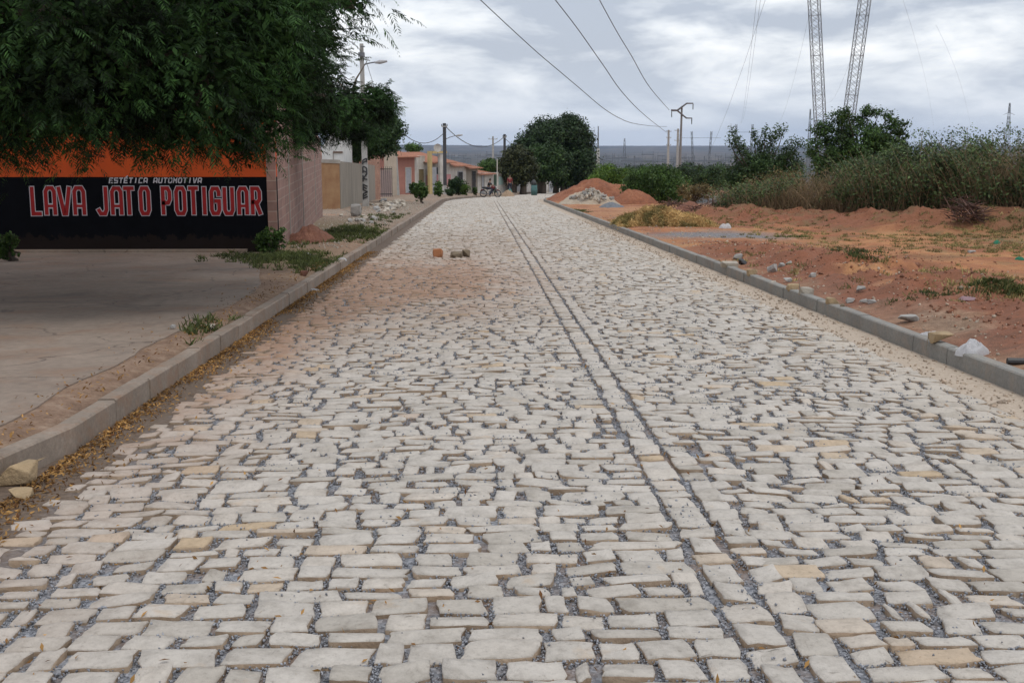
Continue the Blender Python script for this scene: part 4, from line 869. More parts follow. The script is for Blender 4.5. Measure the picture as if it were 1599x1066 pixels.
broad('roof_tree', 645, 150, [lob(645, 232, 150, .9, 1, .55)], 2500, 'tree top peeping over the pink house roof', LM_GREEN, .12, cr=.2, tr=.1)
# bushes by the houses
def bush(px, pyb, Y, wpx, hp, label, m, n, lsz, name='bush', squash=.9, grp=None, stem=True):
    s = Y/FPX; rx = wpx/2*s; rz = hp/2*s; L0 = at(px, Y); c = (L0[0], Y, L0[2]+rz*1.0+(.0 if pyb is None else pyb))
    lbs = [(c[0], Y, c[2], rx, rx*.8, rz)]+[(c[0]+R.uniform(-.6, .6)*rx, Y+R.uniform(-.4, .4)*rx, c[2]+R.uniform(-.4, .55)*rz, rx*.5, rx*.5, rz*.55) for _ in range(4)]
    return broad(name, px, Y, lbs, n, label, m, lsz, 'bush', per=14, cr=rx*.09, tr=.05+.01*rx, th=rz*.35, shell=.45, group=grp, trunks=((0, 0),) if stem else ())
bush(657, .25, 63, 20, 27, 'bright small round-topped shrub with a short dark trunk on the left verge', LM_GREEN, 5200, .055, 'small_tree')
bush(714, None, 92, 28, 26, 'dark green bush before the low white house', LM_DARK, 5200, .08)
bush(684, None, 84, 15, 25, 'green bush at the foot of the lamp pole', LM_GREEN, 2600, .07)
bush(646, None, 90, 13, 20, 'green bush in front of the narrow white house', LM_GREEN, 2200, .07)
bush(703, None, 86, 16, 12, 'low dark bush beside the road edge left of the motorcycle', LM_DARK, 1800, .07)
bush(727, None, 91, 14, 16, 'yellowish green bush right of the dark green bush', LM_BRIGHT, 1600, .07)
bush(742, None, 93, 8, 13, 'small upright bush just left of the motorcycle', LM_GREEN, 900, .06)
bush(418, None, 22.2, 46, 40, 'dark weedy shrub against the corner of the black wall', LM_GREEN, 1900, .035)
bush(8, None, 20.6, 34, 46, 'small shrub at the foot of the black wall at the picture edge', LM_GREEN, 1500, .035)
# greenery right of the road
BR = 1
broad('green_bush', 952, 80, [lob(952, 282, 80, 1.25, 1.3, 1.0), lob(938, 288, 80, .9, 1, .8), lob(966, 288, 80, .9, 1, .8), lob(950, 270, 80, .6, .7, .5)], 13000, 'rounded bright green bush behind the red earth heap', LM_BRIGHT, .075, 'bush', cr=.14, tr=.06, th=.6)
broad('green_bush', 1020, 66, [lob(1020, 290, 66, 1.5, 1.4, 1.0), lob(1045, 292, 66, 1.2, 1.2, .9), lob(1000, 292, 66, 1.0, 1.0, .95), lob(1022, 275, 66, 1.0, 1.0, .55), lob(1055, 300, 65, .7, .8, .6)], 20000, 'wide green bush behind the right end of the red heap', LM_GREEN, .065, 'bush', cr=.13, tr=.06, th=.5)
broad('green_bush', 1000, 100, [lob(1000, 272, 100, 2.0, 1.5, .6), lob(1030, 268, 100, 1.0, 1.2, .5), lob(985, 278, 100, 1.0, 1.2, .8)], 9000, 'flat topped olive tree crown beyond the wide green bush', LM_DARK, .09, 'bush', cr=.18, tr=.08)
broad('green_bush', 1075, 125, [lob(1075, 272, 125, 1.7, 1.6, 1.0), lob(1060, 280, 125, 1.4, 1.5, 1.0), lob(1085, 282, 125, 1.2, 1.4, .9)], 9000, 'dark bush at the foot of the forked transmission pole', LM_DARK, .12, 'bush', cr=.22, tr=.08)
broad('green_bush', 1112, 105, [lob(1106, 275, 105, 1.1, 1.2, .9), lob(1125, 270, 105, 1.0, 1.1, .8), lob(1115, 285, 105, 1.2, 1.2, .9)], 8000, 'bush between the pole and the sparse branching tree', leafmat('mid leaf', (.018, .040, .014), (.055, .10, .03), .15) if 0 else MATS['mid leaf'], .10, 'bush', cr=.2, tr=.08)
bush(1215, None, 45, 110, 66, 'dry brown rounded shrub under the right side of the sparse branching tree', MATS.get('dry leaf'), 14000, .035, 'dry_bush')
bush(1160, None, 47, 60, 40, 'low dry shrub at the foot of the sparse branching tree', MATS.get('dry leaf'), 6000, .035, 'dry_bush')
bush(1085, None, 60, 60, 34, 'dry brown shrub left of the sparse branching tree', LM_DRY, 2600, .06, 'dry_bush')
def sparse():
    Y = 52; L0 = at(1185, Y); o = Vector(L0); t = thing('sparse_tree', L0, 'sparse tree with upright branches ending in leafy tufts', 'tree')
    tips = [(1142, 205), (1150, 222), (1160, 226), (1168, 238), (1178, 208), (1188, 222), (1196, 203), (1205, 215), (1214, 202), (1225, 200), (1237, 218), (1212, 235), (1240, 230), (1148, 245), (1160, 250), (1196, 240), (1225, 245), (1138, 218), (1250, 222)]
    g = MB(); tl = []
    g.tube([(0, 0, -.6), (0, 0, .8)], [.11, .08], 7); g.build('trunk', M_WOOD, t); g = MB()
    for (a, b) in tips:
        q = Vector(W(a, b, Y+random.uniform(-.8, .8)))-o; g.tube([(0, 0, .7), (q.x*.35, q.y*.3, .7+(q.z-.7)*.42), (q.x*.8, q.y*.8, .7+(q.z-.7)*.75), q], [.05, .035, .022, .012], 5); tl.append(q)
    g.build('limb', M_WOOD, t); P = []; 
    for q in tl:
        for k in range(4):
            c = np.array(q)-np.array([q.x*.10*k, 0, .17*k]); P.append(c+R.normal(0, 1, (55, 3))*np.array([.10, .10, .12]))
    core = [lob(1170, 272, Y, 1.0, 1.0, .6), lob(1200, 264, Y, .9, 1.0, .6), lob(1150, 285, Y, .8, .9, .5), lob(1186, 252, Y, .45, .6, .35), lob(1230, 262, Y, .7, .9, .6)]
    Pc, d = clumpy([tuple(np.array(l[:3])-np.array(o))+l[3:] for l in core], 15000, 20, .12, .4); P = np.concatenate(P+[Pc]); P = P[P[:, 2] > .1]
    V, F = leaves(P, np.tile([0, 0, 1.], (len(P), 1)), R.uniform(.035, .075, len(P)), .5); npmesh('crown', V, F, leafmat('sparse leaf', (.022, .05, .02), (.07, .12, .04), .2), t)
sparse()
RTL = [lob(a, b, 48+random.uniform(-.5, .5), q, q, q*.95) for a, b, q in ((1277, 205, .30), (1290, 196, .34), (1308, 186, .34), (1324, 178, .26), (1340, 190, .36), (1356, 178, .26), (1373, 177, .30), (1386, 184, .26), (1394, 196, .26), (1407, 192, .20), (1412, 208, .26), (1270, 228, .34), (1404, 226, .34))]
broad('round_tree', 1345, 48, RTL+[lob(1310, 215, 48, .75, .8, .6), lob(1372, 212, 48, .8, .8, .6), lob(1340, 222, 48, .9, .9, .7), lob(1290, 245, 48, .8, .9, .7), lob(1350, 250, 48, 1.4, 1.2, .9), lob(1300, 270, 48, 1.0, 1, .8), lob(1395, 248, 48, .7, .9, .7)], 26000, 'bushy green tree in front of the right leaning lattice leg', leafmat('round leaf', (.022, .048, .014), (.065, .12, .03), .22), .062, per=48, cr=.12, tr=.10, th=1.5, shell=.45)
def thicket():
    """tall dry weeds and climbers behind the berm"""
    def gen(n, pxr, Yr, hf, ncol, leafp):
        px = R.uniform(*pxr, n); Y = R.uniform(*Yr, n); x = np.array([XA(a, b) for a, b in zip(px, Y)]); 
        for _ in range(6): Y2 = YC(x)+1.2+(Y-Yr[0]); x = .5*x+.5*np.array([XA(a, b) for a, b in zip(px, Y2)])
        z = gz(x, Y2); h = hf(px)*R.uniform(.35, 1.02, n)**.9*(.72+.5*fbm(x*.9, Y2*.9, 97, 3))
        return x, Y2, z, h, px
    def hf(px): return np.interp(px, [1140, 1230, 1300, 1380, 1430, 1520, 1560, 1640, 1900], [1.1, 1.55, 1.9, 2.1, 2.25, 2.35, 2.4, 2.5, 2.6])
    x, y, z, h, px = gen(7500, (1130, 1800), (0, 6.5), hf, 0, 0)
    n = len(x); K = 5; t = np.linspace(0, 1, K)[None, :, None]; lean = R.normal(0, .42, (n, 1, 2))*h[:, None, None]*.7; cur = R.normal(0, .34, (n, 1, 2))*h[:, None, None]
    P = np.zeros((n, K, 3)); P[..., :2] = np.stack([x, y], -1)[:, None]+lean*t+cur*t*t+R.normal(0, .012, (n, K, 2)); P[..., 2] = z[:, None]+h[:, None]*t[..., 0]*(1-.08*t[..., 0]**2)
    r = (.010*(1-.75*t[..., 0]))*R.uniform(.6, 1.5, (n, 1)); ang = np.array([0, 2.1, 4.2]); off = np.stack([np.cos(ang), np.sin(ang), 0*ang], -1)
    V = P[:, :, None]+off[None, None]*r[..., None, None]; F = []
    for k in range(K-1):
        for j in range(3): F.append((k*3+j, k*3+(j+1) % 3, (k+1)*3+(j+1) % 3, (k+1)*3+j))
    F = (np.array(F)[None]+(np.arange(n)*K*3)[:, None, None]).reshape(-1, 4); V = V.reshape(-1, 3)
    stem = mat('dry stalk', (.38, .27, .15), (.17, .11, .065), 3, bs=0, island=.4, obj=False)
    # side twigs with leaves; more green toward the tops and in patches
    m = 150000; k = R.integers(0, n, m); tt = R.random(m)**.75; 
    i0 = np.minimum((tt*(K-1)).astype(int), K-2); f = tt*(K-1)-i0; Q = P[k, i0]*(1-f)[:, None]+P[k, i0+1]*f[:, None]; Q = Q+R.normal(0, .10, (m, 3))
    green = (fbm(Q[:, 0]*.8, Q[:, 2]*1.1+Q[:, 1]*.3, 95)+.32*(tt-.5)+.05*(px[k] > 1330)-.16*(px[k] < 1330)) > .57
    Vl, Fl = leaves(Q, np.tile([0, -.3, .8], (m, 1)), R.uniform(.022, .055, m)*np.where(green, 1.35, .8), .42)
    keep = green & (R.random(m) < .85) | (R.random(m) < .38)
    Fl = Fl+len(V); F_all = np.concatenate([F, Fl[keep]]); mi = np.concatenate([np.zeros(len(F)), np.where(green[keep], 1, 2)])
    nb = 22; bp = R.uniform(1330, 1680, nb); bY = R.uniform(0, 4.5, nb); bl = []
    for a, b in zip(bp, bY):
        xx = XA(a, 34+b)
        for _ in range(8): Yq = float(YC(xx))+1.2+b; xx = .5*xx+.5*XA(a, Yq)
        hh = float(hf(a)); zz = float(gz(xx, Yq)); q = R.uniform(.35, .75); bl.append((xx, Yq, zz+hh*R.uniform(.5, .95), q, q, q*.8))
    Pb, db = clumpy(bl, 22000, 22, .11, .4); V2, F2 = leaves(Pb, db+np.array([0, -.2, .6]), R.uniform(.03, .065, len(Pb)), .5)
    Fl = Fl; F_all = np.concatenate([F_all, F2+len(V)+len(Vl)]); mi = np.concatenate([mi, np.ones(len(F2))]); Vl = np.concatenate([Vl, V2])
    o = npmesh('thicket', np.concatenate([V, Vl]), F_all, [stem, leafmat('weed leaf', (.028, .050, .020), (.085, .125, .042), .2, .5, 1.6, (.6, 1.5)), LM_DRY], midx=mi); tag(o, 'tall tangle of dry brown weeds and climbing greenery behind the red berm', 'scrub', kind='stuff')
thicket()
def sprigs():
    tips = [(1440, 205), (1455, 212), (1470, 215), (1485, 205), (1510, 200), (1535, 212), (1550, 208), (1568, 200), (1590, 205), (1515, 212)]
    for i, (a, b) in enumerate(tips):
        Y = 35.2+(i % 3)*.5; L0 = at(a+random.uniform(-8, 8), Y); o = Vector(L0); q = Vector(W(a, b, Y))-o; g = MB()
        t = thing('tall_weed', L0, ['leftmost tall weed topping the scrub, next to the bushy tree', 'second tall weed right of the bushy tree', 'third tall weed right of the bushy tree', 'fourth tall weed right of the bushy tree', 'tall weed in the middle of the scrub skyline, tallest there', 'tall weed just left of the three armed pylon, shorter one', 'tall weed directly left of the three armed pylon', 'tall weed directly under the three armed pylon', 'rightmost tall weed at the edge of the picture', 'short tall weed right of the middle of the scrub skyline'][i], 'plant', 'tall weeds topping the scrub'); g.tube([(0, 0, -.2), (q.x*.3, 0, q.z*.5), q], [.02, .014, .007], 5); g.build('stem', MATS['dry stalk'], t)
        P = np.concatenate([np.array(q)*s+R.normal(0, 1, (26, 3))*np.array([.16, .16, .07]) for s in (1, .95, .88, .8)]); V, F = leaves(P, np.tile([0, 0, 1.], (len(P), 1)), R.uniform(.03, .06, len(P)), .45); npmesh('foliage', V, F, MATS['weed leaf'], t)
sprigs()

# ------------------------------------------------------------ grass, leaf litter, straw
def blades(name, pts, h, m, label, cat, w_=.006, spread=.5):
    n = len(pts); P = np.asarray(pts, float); d = unit(R.normal(0, spread, (n, 3))*np.array([1, 1, 0])+np.array([0, 0, 1.])); s = unit(np.cross(d, R.normal(size=(n, 3))))*w_*(1+P[:, 1:2]*.02); L = h*R.uniform(.5, 1.2, n)[:, None]
    b = R.normal(0, .3, (n, 3))*np.array([1, 1, .1])*L
    V = np.stack([P-s, P+s, P+d*L*.55+s*.7+b*.4, P+d*L*.55-s*.7+b*.4, P+d*L+b], 1).reshape(-1, 3); i = (np.arange(n)*5)[:, None]
    F = np.concatenate([i+np.array([[0, 1, 2, 3]]), i+np.array([[3, 2, 4, 4]])*0+np.array([[3, 2, 4, 4]])]); F1 = i+np.array([[0, 1, 2, 3]])
    V = np.stack([P-s, P+s, P+d*L*.6+s*.6+b*.4, P+d*L+b], 1).reshape(-1, 3); F1 = (np.arange(n)*4)[:, None]+np.array([[0, 1, 2, 3]])
    return tag(npmesh(name, V, F1, m), label, cat, kind='stuff')
def patch(specs, n):
    out = []
    tot = sum(s[4] for s in specs)
    for (px, py, sx, sy, k) in specs:
        gx, gy = G(px, py); c = max(3, int(n*k/tot/22)); cx = gx+R.normal(0, sx, c); cyy = gy+R.normal(0, sy, c)
        q = np.stack([np.repeat(cx, 22), np.repeat(cyy, 22)], -1)+R.normal(0, .045, (c*22, 2)); out.append(np.c_[q, gz(q[:, 0], q[:, 1])-.005])
    return np.concatenate(out)
M_GRASS = leafmat('grass', (.05, .065, .02), (.12, .145, .045), .2); M_GDRY = leafmat('dry grass', (.34, .21, .085), (.62, .43, .19), .15, .8, .9, (.8, 1.1))
blades('grass', patch([(440, 403, .45, .8, 3), (495, 412, .25, .8, 1.5), (505, 372, .35, 1.4, 2), (540, 362, .35, 1.8, 3), (330, 512, .10, .35, .3), (575, 365, .3, 1.5, 2), (600, 340, .4, 2, 1), (400, 402, .5, .3, 1)], 17000), .10, M_GRASS, 'short green weeds on the left verge beside the block wall', 'grass')
blades('dry_grass', patch([(1350, 385, 1.6, 1.8, 1), (1250, 395, 1.2, 2, .7), (1450, 370, 1.2, 1.5, 1), (1560, 350, .9, 1.5, 3), (1590, 390, .8, 1.2, 1.6), (1560, 455, .4, .5, .5), (1480, 420, .6, 1.5, .7), (1180, 350, 1.5, 1.5, .8), (1240, 365, .8, .6, .5), (1130, 345, 1.5, 2, 1)], 22000), .07, leafmat('lot grass', (.12, .11, .04), (.32, .26, .11), .15, .8), 'thin dry grass scattered over the red lot', 'grass')
blades('green_weeds', patch([(1555, 443, .16, .12, 1), (1240, 370, .3, .2, .5), (1345, 392, .3, .2, .6), (1590, 456, .3, .06, 1), (1490, 455, .5, .1, .4), (1340, 400, .15, .1, .4), (900, 333, .25, 1.2, 1.2)], 5000), .06, M_GRASS, 'small green weeds dotted over the red lot', 'grass')
def litter():
    n = 11000; y = 3.6+22*R.random(n)**1.35; dist = np.clip(R.gamma(1.3, .085, n), 0, .42); x = XL+.01+dist; dens = sst(.30, .6, fbm(x*3, y*1.1, 33, 3)+.22-dist*.6); s = R.random(n) < dens; x, y = x[s], y[s]
    # between the stones and on the lot behind the kerb
    n2 = 3600; x2 = R.uniform(-2, 3.5, n2); y2 = 3.2+20*R.random(n2)**1.4; w2 = sst(2.5, -2.2, x2)*.8+.12; s = R.random(n2) < w2; x2, y2 = x2[s], y2[s]
    n3 = 700; x3 = -2.64-R.gamma(1.1, .16, n3); y3 = R.uniform(5, 20, n3)
    X = np.concatenate([x, x2, x3]); Y = np.concatenate([y, y2, y3]); Z = np.where(X > XL, road_z(X, Y)+np.where(X < -2.02, .0, np.where(R.random(len(X)) < .8, -.012, .006)), np.maximum(gz(X, Y), base(Y)+.158)+.006)+R.random(len(X))*.012
    V, F = leaves(np.stack([X, Y, Z], -1), np.tile([0, 0, 1.], (len(X), 1)), R.uniform(.010, .022, len(X)), .36, .7)
    m = leafmat('fallen leaf', (.13, .055, .022), (.36, .20, .065), .1, .8); tag(npmesh('fallen_leaves', V, F, m), 'yellow and brown fallen leaves lying along the left kerb', 'leaves', kind='stuff')
litter()
def straw():
    gx, gy = G(1010, 352); t = thing('straw_heap', (gx, gy, float(gz(gx, gy))), 'low yellow heap of cut dry grass lying beside the right kerb', 'straw heap'); o = np.array([gx, gy, float(gz(gx, gy))])
    n = 26000; u = R.uniform(-1, 1, n); a = XA(965, gy)-gx; b = XA(1110, gy)-gx; x = (a+b)/2+(b-a)/2*u; hp = .62*(1-u*u)**.5*(.45+.75*fbm(u*3+5, 0*u, 15, 3)); v = R.uniform(-1, 1, n); z = hp*(1-v*v)*R.uniform(.6, 1.05, n); y = v*1.3+(x)*-.12
    P = np.stack([x, y, z], -1); d = unit(R.normal(size=(n, 3))*np.array([1, 1, .45])+np.array([.2, 0, .15])); s = unit(np.cross(d, R.normal(size=(n, 3))))*.006; L = R.uniform(.08, .32, n)[:, None]; e = np.array([0, 0, -.06])
    V = np.stack([P-d*L*.5-s, P-d*L*.5+s, P+d*L*.5+s+e, P+d*L*.5-s+e], 1).reshape(-1, 3); F = np.arange(n*4).reshape(n, 4)
    mi = (fbm(u*7, v*2, 77) > .62).astype(int); npmesh('straw', V, F, [M_GDRY, leafmat('green hay', (.16, .13, .045), (.30, .24, .09), .15, .8)], t, midx=mi)
straw()
def heap(name, px, py, Y, wpx, hp, dy, label, m, seed, shape=None, cat='heap', rough=.32, grp=None, nn=120):
    x0, y0, z0 = at(px, Y) if py is None else (XA(px, Y), Y, float(gz(XA(px, Y), Y))); s = Y/FPX; hw = wpx/2*s; h = hp*s
    u = np.linspace(-1, 1, nn); v = np.linspace(-1, 1, nn//2); U, Vv = np.meshgrid(u, v)
    env = np.clip(1-np.abs(U)**1.7-np.abs(Vv)**1.7, 0, 1)**.85 if shape is None else np.interp(U, *shape)*np.clip(1-np.abs(Vv)**1.6, 0, 1)
    z = h*env*(1+rough*2*(fbm(U*2.2+seed, Vv*2+seed, seed)-.5))+rough*.7*h*(fbm(U*9, Vv*7, seed+3, 5)-.45)*np.sqrt(np.clip(env, 0, 1))
    X = U*hw; Yy = Vv*dy; gzz = gz(X+x0, Yy+y0)-z0; Z = z+gzz-.04
    V = np.stack([X, Yy, Z], -1); ny, nx = U.shape; i = np.arange(nx*ny).reshape(ny, nx); F = np.stack([i[:-1, :-1], i[:-1, 1:], i[1:, 1:], i[1:, :-1]], -1).reshape(-1, 4)
    o = npmesh(name, V, F, m, smooth=True); o.location = (x0, y0, z0); tag(o, label, cat, grp); return o, (x0, y0, z0, hw, h, dy)
def soilmat(name, c1, c2, c3, sc=1):
    m, nt, p, N, L = newmat(name); v = geo(nt); n1 = noise(nt, 1.3*sc, 7, .65, v); n2 = noise(nt, 14*sc, 6, .7, v); c = ramp(nt, n1, (.3, c1), (.55, c2), (.75, c3)); c = mixc(nt, 1., c, ramp(nt, n2, (.3, (.72,)*3), (.65, (1.12,)*3)), 'MULTIPLY')
    setc(nt, p, c); p.inputs['Roughness'].default_value = .95; bump(nt, p, n2, .8, .06); return m
M_RE = soilmat('red earth', (.20, .075, .040), (.30, .115, .058), (.39, .18, .095)); M_RE2 = soilmat('dark red earth', (.16, .065, .045), (.25, .11, .07), (.33, .16, .10), 3); M_SAND = soilmat('pale sand', (.38, .29, .21), (.50, .41, .31), (.56, .49, .40), 2)
heap('earth_heap', 937, None, 72, 172, 31, 2.4, 'large red earth heap at the road bend', M_RE, 41, ([-1, -.85, -.5, -.15, 0, .15, .35, .55, .8, 1], [0, .28, .75, 1, .93, .72, .74, .58, .3, 0]))
heap('earth_heap', 988, None, 64, 82, 20, 1.4, 'smaller darker red earth heap right of the large one', M_RE, 47)
heap('sand_heap', 920, None, 63, 100, 19, 1.9, 'pale sand heap in front of the red earth heap', M_SAND, 52)
heap('gravel_heap', 955, None, 57, 42, 9, .9, 'small blue grey gravel heap beside the pale sand', soilmat('grey gravel', (.16, .17, .19), (.22, .23, .25), (.30, .31, .32), 6), 58)
heap('earth_heap', 482, None, 26.5, 84, 25, .8, 'dark red earth heap at the foot of the pink block wall', M_RE2, 61)
heap('earth_heap', 1078, None, 44, 86, 22, 1.2, 'low red earth heap behind the straw heap', M_RE2, 66)
heap('sand_heap', 793, None, 95, 24, 12, .8, 'small brown sand heap beside the motorcycle front wheel', soilmat('brown sand', (.30, .20, .13), (.38, .27, .18), (.42, .32, .22)), 69)
def root_tangle(px, Y, label, wpx, hp):
    L0 = at(px, Y); s = Y/FPX; g = MB(); t = thing('uprooted_scrub', L0, label, 'brush')
    for i in range(150):
        a = R.uniform(-1, 1)*wpx/2*s; z = R.uniform(0, 1)*hp*s*(1-abs(a)/(wpx/2*s)*.7); d = R.normal(0, .28, 3); g.tube([(a, R.normal(0, .3), z), (a+d[0], R.normal(0, .3)+d[1], z+abs(d[2])*.5)], [.018, .006], 4)
    g.build('branches', mat('red brown brush', (.16, .075, .05), (.08, .045, .035), 4, island=.4, bs=0), t)
root_tangle(1112, 41, 'dark red brown tangle of uprooted brush on the berm', 95, 24)
root_tangle(1050, 50, 'small dark brush tangle between the red heap and the berm', 46, 18)
root_tangle(1512, 30.5, 'reddish tuft of dead brush at the edge of the scrub', 40, 42)

# ------------------------------------------------------------ stones, rubble, litter one by one
def rock(name, px, py, wpx, hp, label, m, seed, cat='stone', dpx=None, grp=None, n=14, sq=.6, lift=0.0, rz=0):
    gx, gy = G(px, py); s = gy/FPX/1.0; me = rockmesh(name, wpx*s, (dpx or wpx*.8)*s, hp*s, seed, n, sq)
    z = float(gz(gx, gy)) if not (XL-max(0, 7.1-gy)**2*.15 < gx-float(bend(gy)) < XR) else float(road_z(gx, gy))-.004
    o = link(name, me, m, loc=(gx, gy, z-.01+lift), rz=rz); return tag(o, label, cat, grp)
M_YROCK = mat('sandstone', (.42, .30, .17), (.30, .22, .13), 7, bs=.8, bd=.02); M_OROCK = mat('orange brick', (.42, .17, .07), (.30, .13, .06), 9, bs=.5); M_BROCK = mat('brown stone', (.22, .17, .11), (.15, .115, .08), 8, bs=.7)
rock('block_stone', 684, 409, 17, 15, 'orange brick-like stone block standing on the road', M_OROCK, 1, sq=.95, n=20)
rock('block_stone', 713, 410, 21, 12, 'larger grey brown stone right of the orange block on the road', M_BROCK, 2, sq=.7)
rock('block_stone', 728, 409, 14, 13, 'smaller grey brown stone touching the larger one on the road', M_BROCK, 3, sq=.9)
rock('block_stone', 30, 783, 62, 40, 'big brown block stone at the left kerb corner', M_YROCK, 4, sq=.85, n=22)
rock('block_stone', 33, 806, 40, 20, 'small yellowish stone just below the big brown block', M_YROCK, 5, sq=.7)
for i, (px, py, ww, hh, lb) in enumerate([(1138, 438, 28, 12, 'flat pale stone farthest up the right kerb'), (1174, 446, 18, 12, 'pale wedge stone second from the far end of the right kerb'), (1207, 461, 9, 6, 'tiny brown stone lying at the right kerb foot'), (1237, 474, 22, 13, 'pale block beside a larger twin against the right kerb'), (1257, 483, 24, 15, 'larger squarish block against the right kerb'), (1299, 499, 22, 15, 'tilted pale block nearer along the right kerb'), (1313, 501, 9, 10, 'small dark block right beside the tilted pale one'), (1468, 566, 38, 24, 'big two toned block leaning on the near right kerb'), (1494, 568, 10, 8, 'small white lump beside the big two toned block')]):
    rock('kerb_stone', px, py, ww, hh, lb, [M_ROCK, M_YROCK][i % 2] if i not in (6, 8) else (M_BROCK if i == 6 else M_WHITE), 20+i, grp='loose stones along the right kerb', sq=.85, n=18)
for i, (px, py, ww, hh, lb) in enumerate([(1417, 503, 34, 14, 'flat grey slab fragment near the big plastic bag'), (1343, 456, 16, 11, 'light grey lump on the red bank'), (1327, 473, 15, 10, 'grey lump just behind the kerb'), (1348, 474, 14, 8, 'grey chip in front of the light grey lump'), (1361, 474, 15, 9, 'pale grey chip beside the grey chip'), (1152, 407, 17, 12, 'grey lump of rubble next to a dark clod'), (1160, 413, 14, 10, 'dark clod on the right verge'), (1206, 425, 17, 15, 'tall grey concrete fragment on the right verge'), (1219, 417, 13, 8, 'small fragment behind the tall concrete fragment'), (1230, 441, 14, 9, 'pale fragment nearest the kerb top'), (1232, 412, 15, 6, 'flat white fragment far on the verge'), (1268, 434, 13, 9, 'rounded grey fragment among red clods'), (1155, 318, 26, 7, 'long pale stone lying on the berm'), (1518, 395, 14, 5, 'small pale flat stone far out on the lot'), (1475, 548, 12, 8, 'small cream stone behind the near kerb')]):
    rock('rubble_piece', px, py, ww, hh, lb, M_GROCK if i not in (6,) else M_DARK, 50+i, 'rubble', grp='rubble pieces on the right verge', sq=.45, n=12)
rock('round_boulder', 556, 338, 17, 20, 'round grey boulder in front of the grey yard wall', M_GROCK, 90, 'stone', sq=0, n=40)
me_src = []
for i in range(6): 
    me = rockmesh('chunk', .42, .32, .24, 100+i, 12, squar=.4); me.materials.append(M_ROCK if i % 3 else M_GROCK); me_src.append(me)
k = 0
for (px, py, sx, sy, n, sc, lab, grp) in [(610, 323, 20, 6, 60, .9, 'pale broken rubble chunk in the rubble spread around the graffitied pole', 'rubble chunks around the graffitied pole'), (570, 345, 26, 7, 22, .6, 'pale rubble chunk strewn between the boulder and the left kerb', 'rubble chunks near the boulder'), (700, 300, 14, 2, 8, 1.1, 'pale stone before the dark green bush', 'stones before the bush'), (920, 316, 0, 0, 0, 1, '', '')]:
    for j in range(n):
        a, b = px+R.normal(0, sx*.6), py+R.normal(0, sy*.6); gx, gy = G(a, b)
        if gx > float(bend(gy))+XL-.3 or gx < -9: continue
        o = bpy.data.objects.new('rubble_chunk', me_src[k % 6]); k += 1; COL.objects.link(o); o.location = (gx, gy, float(gz(gx, gy))-.03); o.rotation_euler = (R.uniform(-.4, .4), R.uniform(-.4, .4), R.uniform(0, 6)); s = sc*R.uniform(.4, 1.3); o.scale = (s, s*R.uniform(.7, 1.2), s)
        tag(o, lab, 'rubble', grp)
# cobble pile lying on the sand heap
def cobble_pile():
    X, Y, Z = at(922, 62); k = 0; s = Y/FPX
    for j in range(120):
        lay = R.random(); rr = (1-lay)*R.random()**.5; a = R.uniform(0, 6.28); x = X+rr*cos(a)*1.25+0; y = Y+rr*sin(a)*.9; z = Z+.30+lay*.55+R.normal(0, .03)
        o = bpy.data.objects.new('cobble', me_src[j % 6]); COL.objects.link(o); o.location = (x, y, z); o.rotation_euler = tuple(R.uniform(0, 6, 3)); sc = R.uniform(.35, .62); o.scale = (sc,)*3; tag(o, 'paving cobble dumped in the pile on the pale sand heap', 'stone', 'cobbles in the pile by the red earth heap')
cobble_pile()
heap('rubble_core', 922, None, 62.3, 66, 22, 1.0, 'grey brown core of the cobble pile between sand and red earth', M_ROCK, 71)
def cloth(name, px, py, wpx, hp, label, m, seed, cat, dpx=None, amp=.35):
    gx, gy = G(px, py); s = gy/FPX; w_, d_, h_ = wpx*s/2, (dpx or wpx*.7)*s/2, hp*s; nn = 34; u = np.linspace(-1, 1, nn); U, V = np.meshgrid(u, u); rr = np.sqrt(U*U+V*V)
    ang = np.arctan2(V, U); rad = 1+.25*(vn(ang*1.6+9, rr*0+seed, seed)-.5)*2; e = np.clip(1-(rr/1.05)**2.2, 0, 1)
    z = h_*e**.55*(.7+amp*2*(fbm(U*1.7+seed, V*1.7, seed)-.4))+h_*.16*(np.abs(np.sin(6*fbm(U*2.5, V*2.5, seed+4)*3))-.5)*(e > 0)
    k = np.minimum(1, 1.0/np.maximum(np.abs(U), np.abs(V)).clip(.01))*rad; sq = np.maximum(np.abs(U), np.abs(V))/rr.clip(.01)
    X = U*sq*w_*rad; Y = V*sq*d_*rad; Z = np.maximum(z, 0)+.004
    e2 = np.clip(1-np.maximum(np.abs(U), np.abs(V))**2.5, 0, 1); Z = h_*e2**.6*(.65+amp*2*(fbm(U*1.7+seed, V*1.7, seed)-.35))+h_*.22*(np.abs(np.sin(9*fbm(U*2.5, V*2.5, seed+4, 3)))-.4)*e2**.3
    i = np.arange(nn*nn).reshape(nn, nn); F = np.stack([i[:-1, :-1], i[:-1, 1:], i[1:, 1:], i[1:, :-1]], -1).reshape(-1, 4)
    onroad = XL < gx-float(bend(gy)) < XR
    o = npmesh(name, np.stack([X, Y, Z], -1), F, m, smooth=True); o.location = (gx, gy, (float(road_z(gx, gy)) if onroad else float(gz(gx, gy)))-.005); return tag(o, label, cat)
def plast(name, c, tr=.35):
    m, nt, p, N, L = newmat(name); setc(nt, p, c); p.inputs['Roughness'].default_value = .45; t = N('ShaderNodeBsdfTranslucent'); t.inputs[0].default_value = (*c, 1); mx = N('ShaderNodeMixShader'); mx.inputs[0].default_value = tr
    L(p.outputs[0], mx.inputs[1]); L(t.outputs[0], mx.inputs[2]); L(mx.outputs[0], nt.nodes['Material Output'].inputs[0]); bump(nt, p, noise(nt, 25, 4, .6), .5, .02); return m
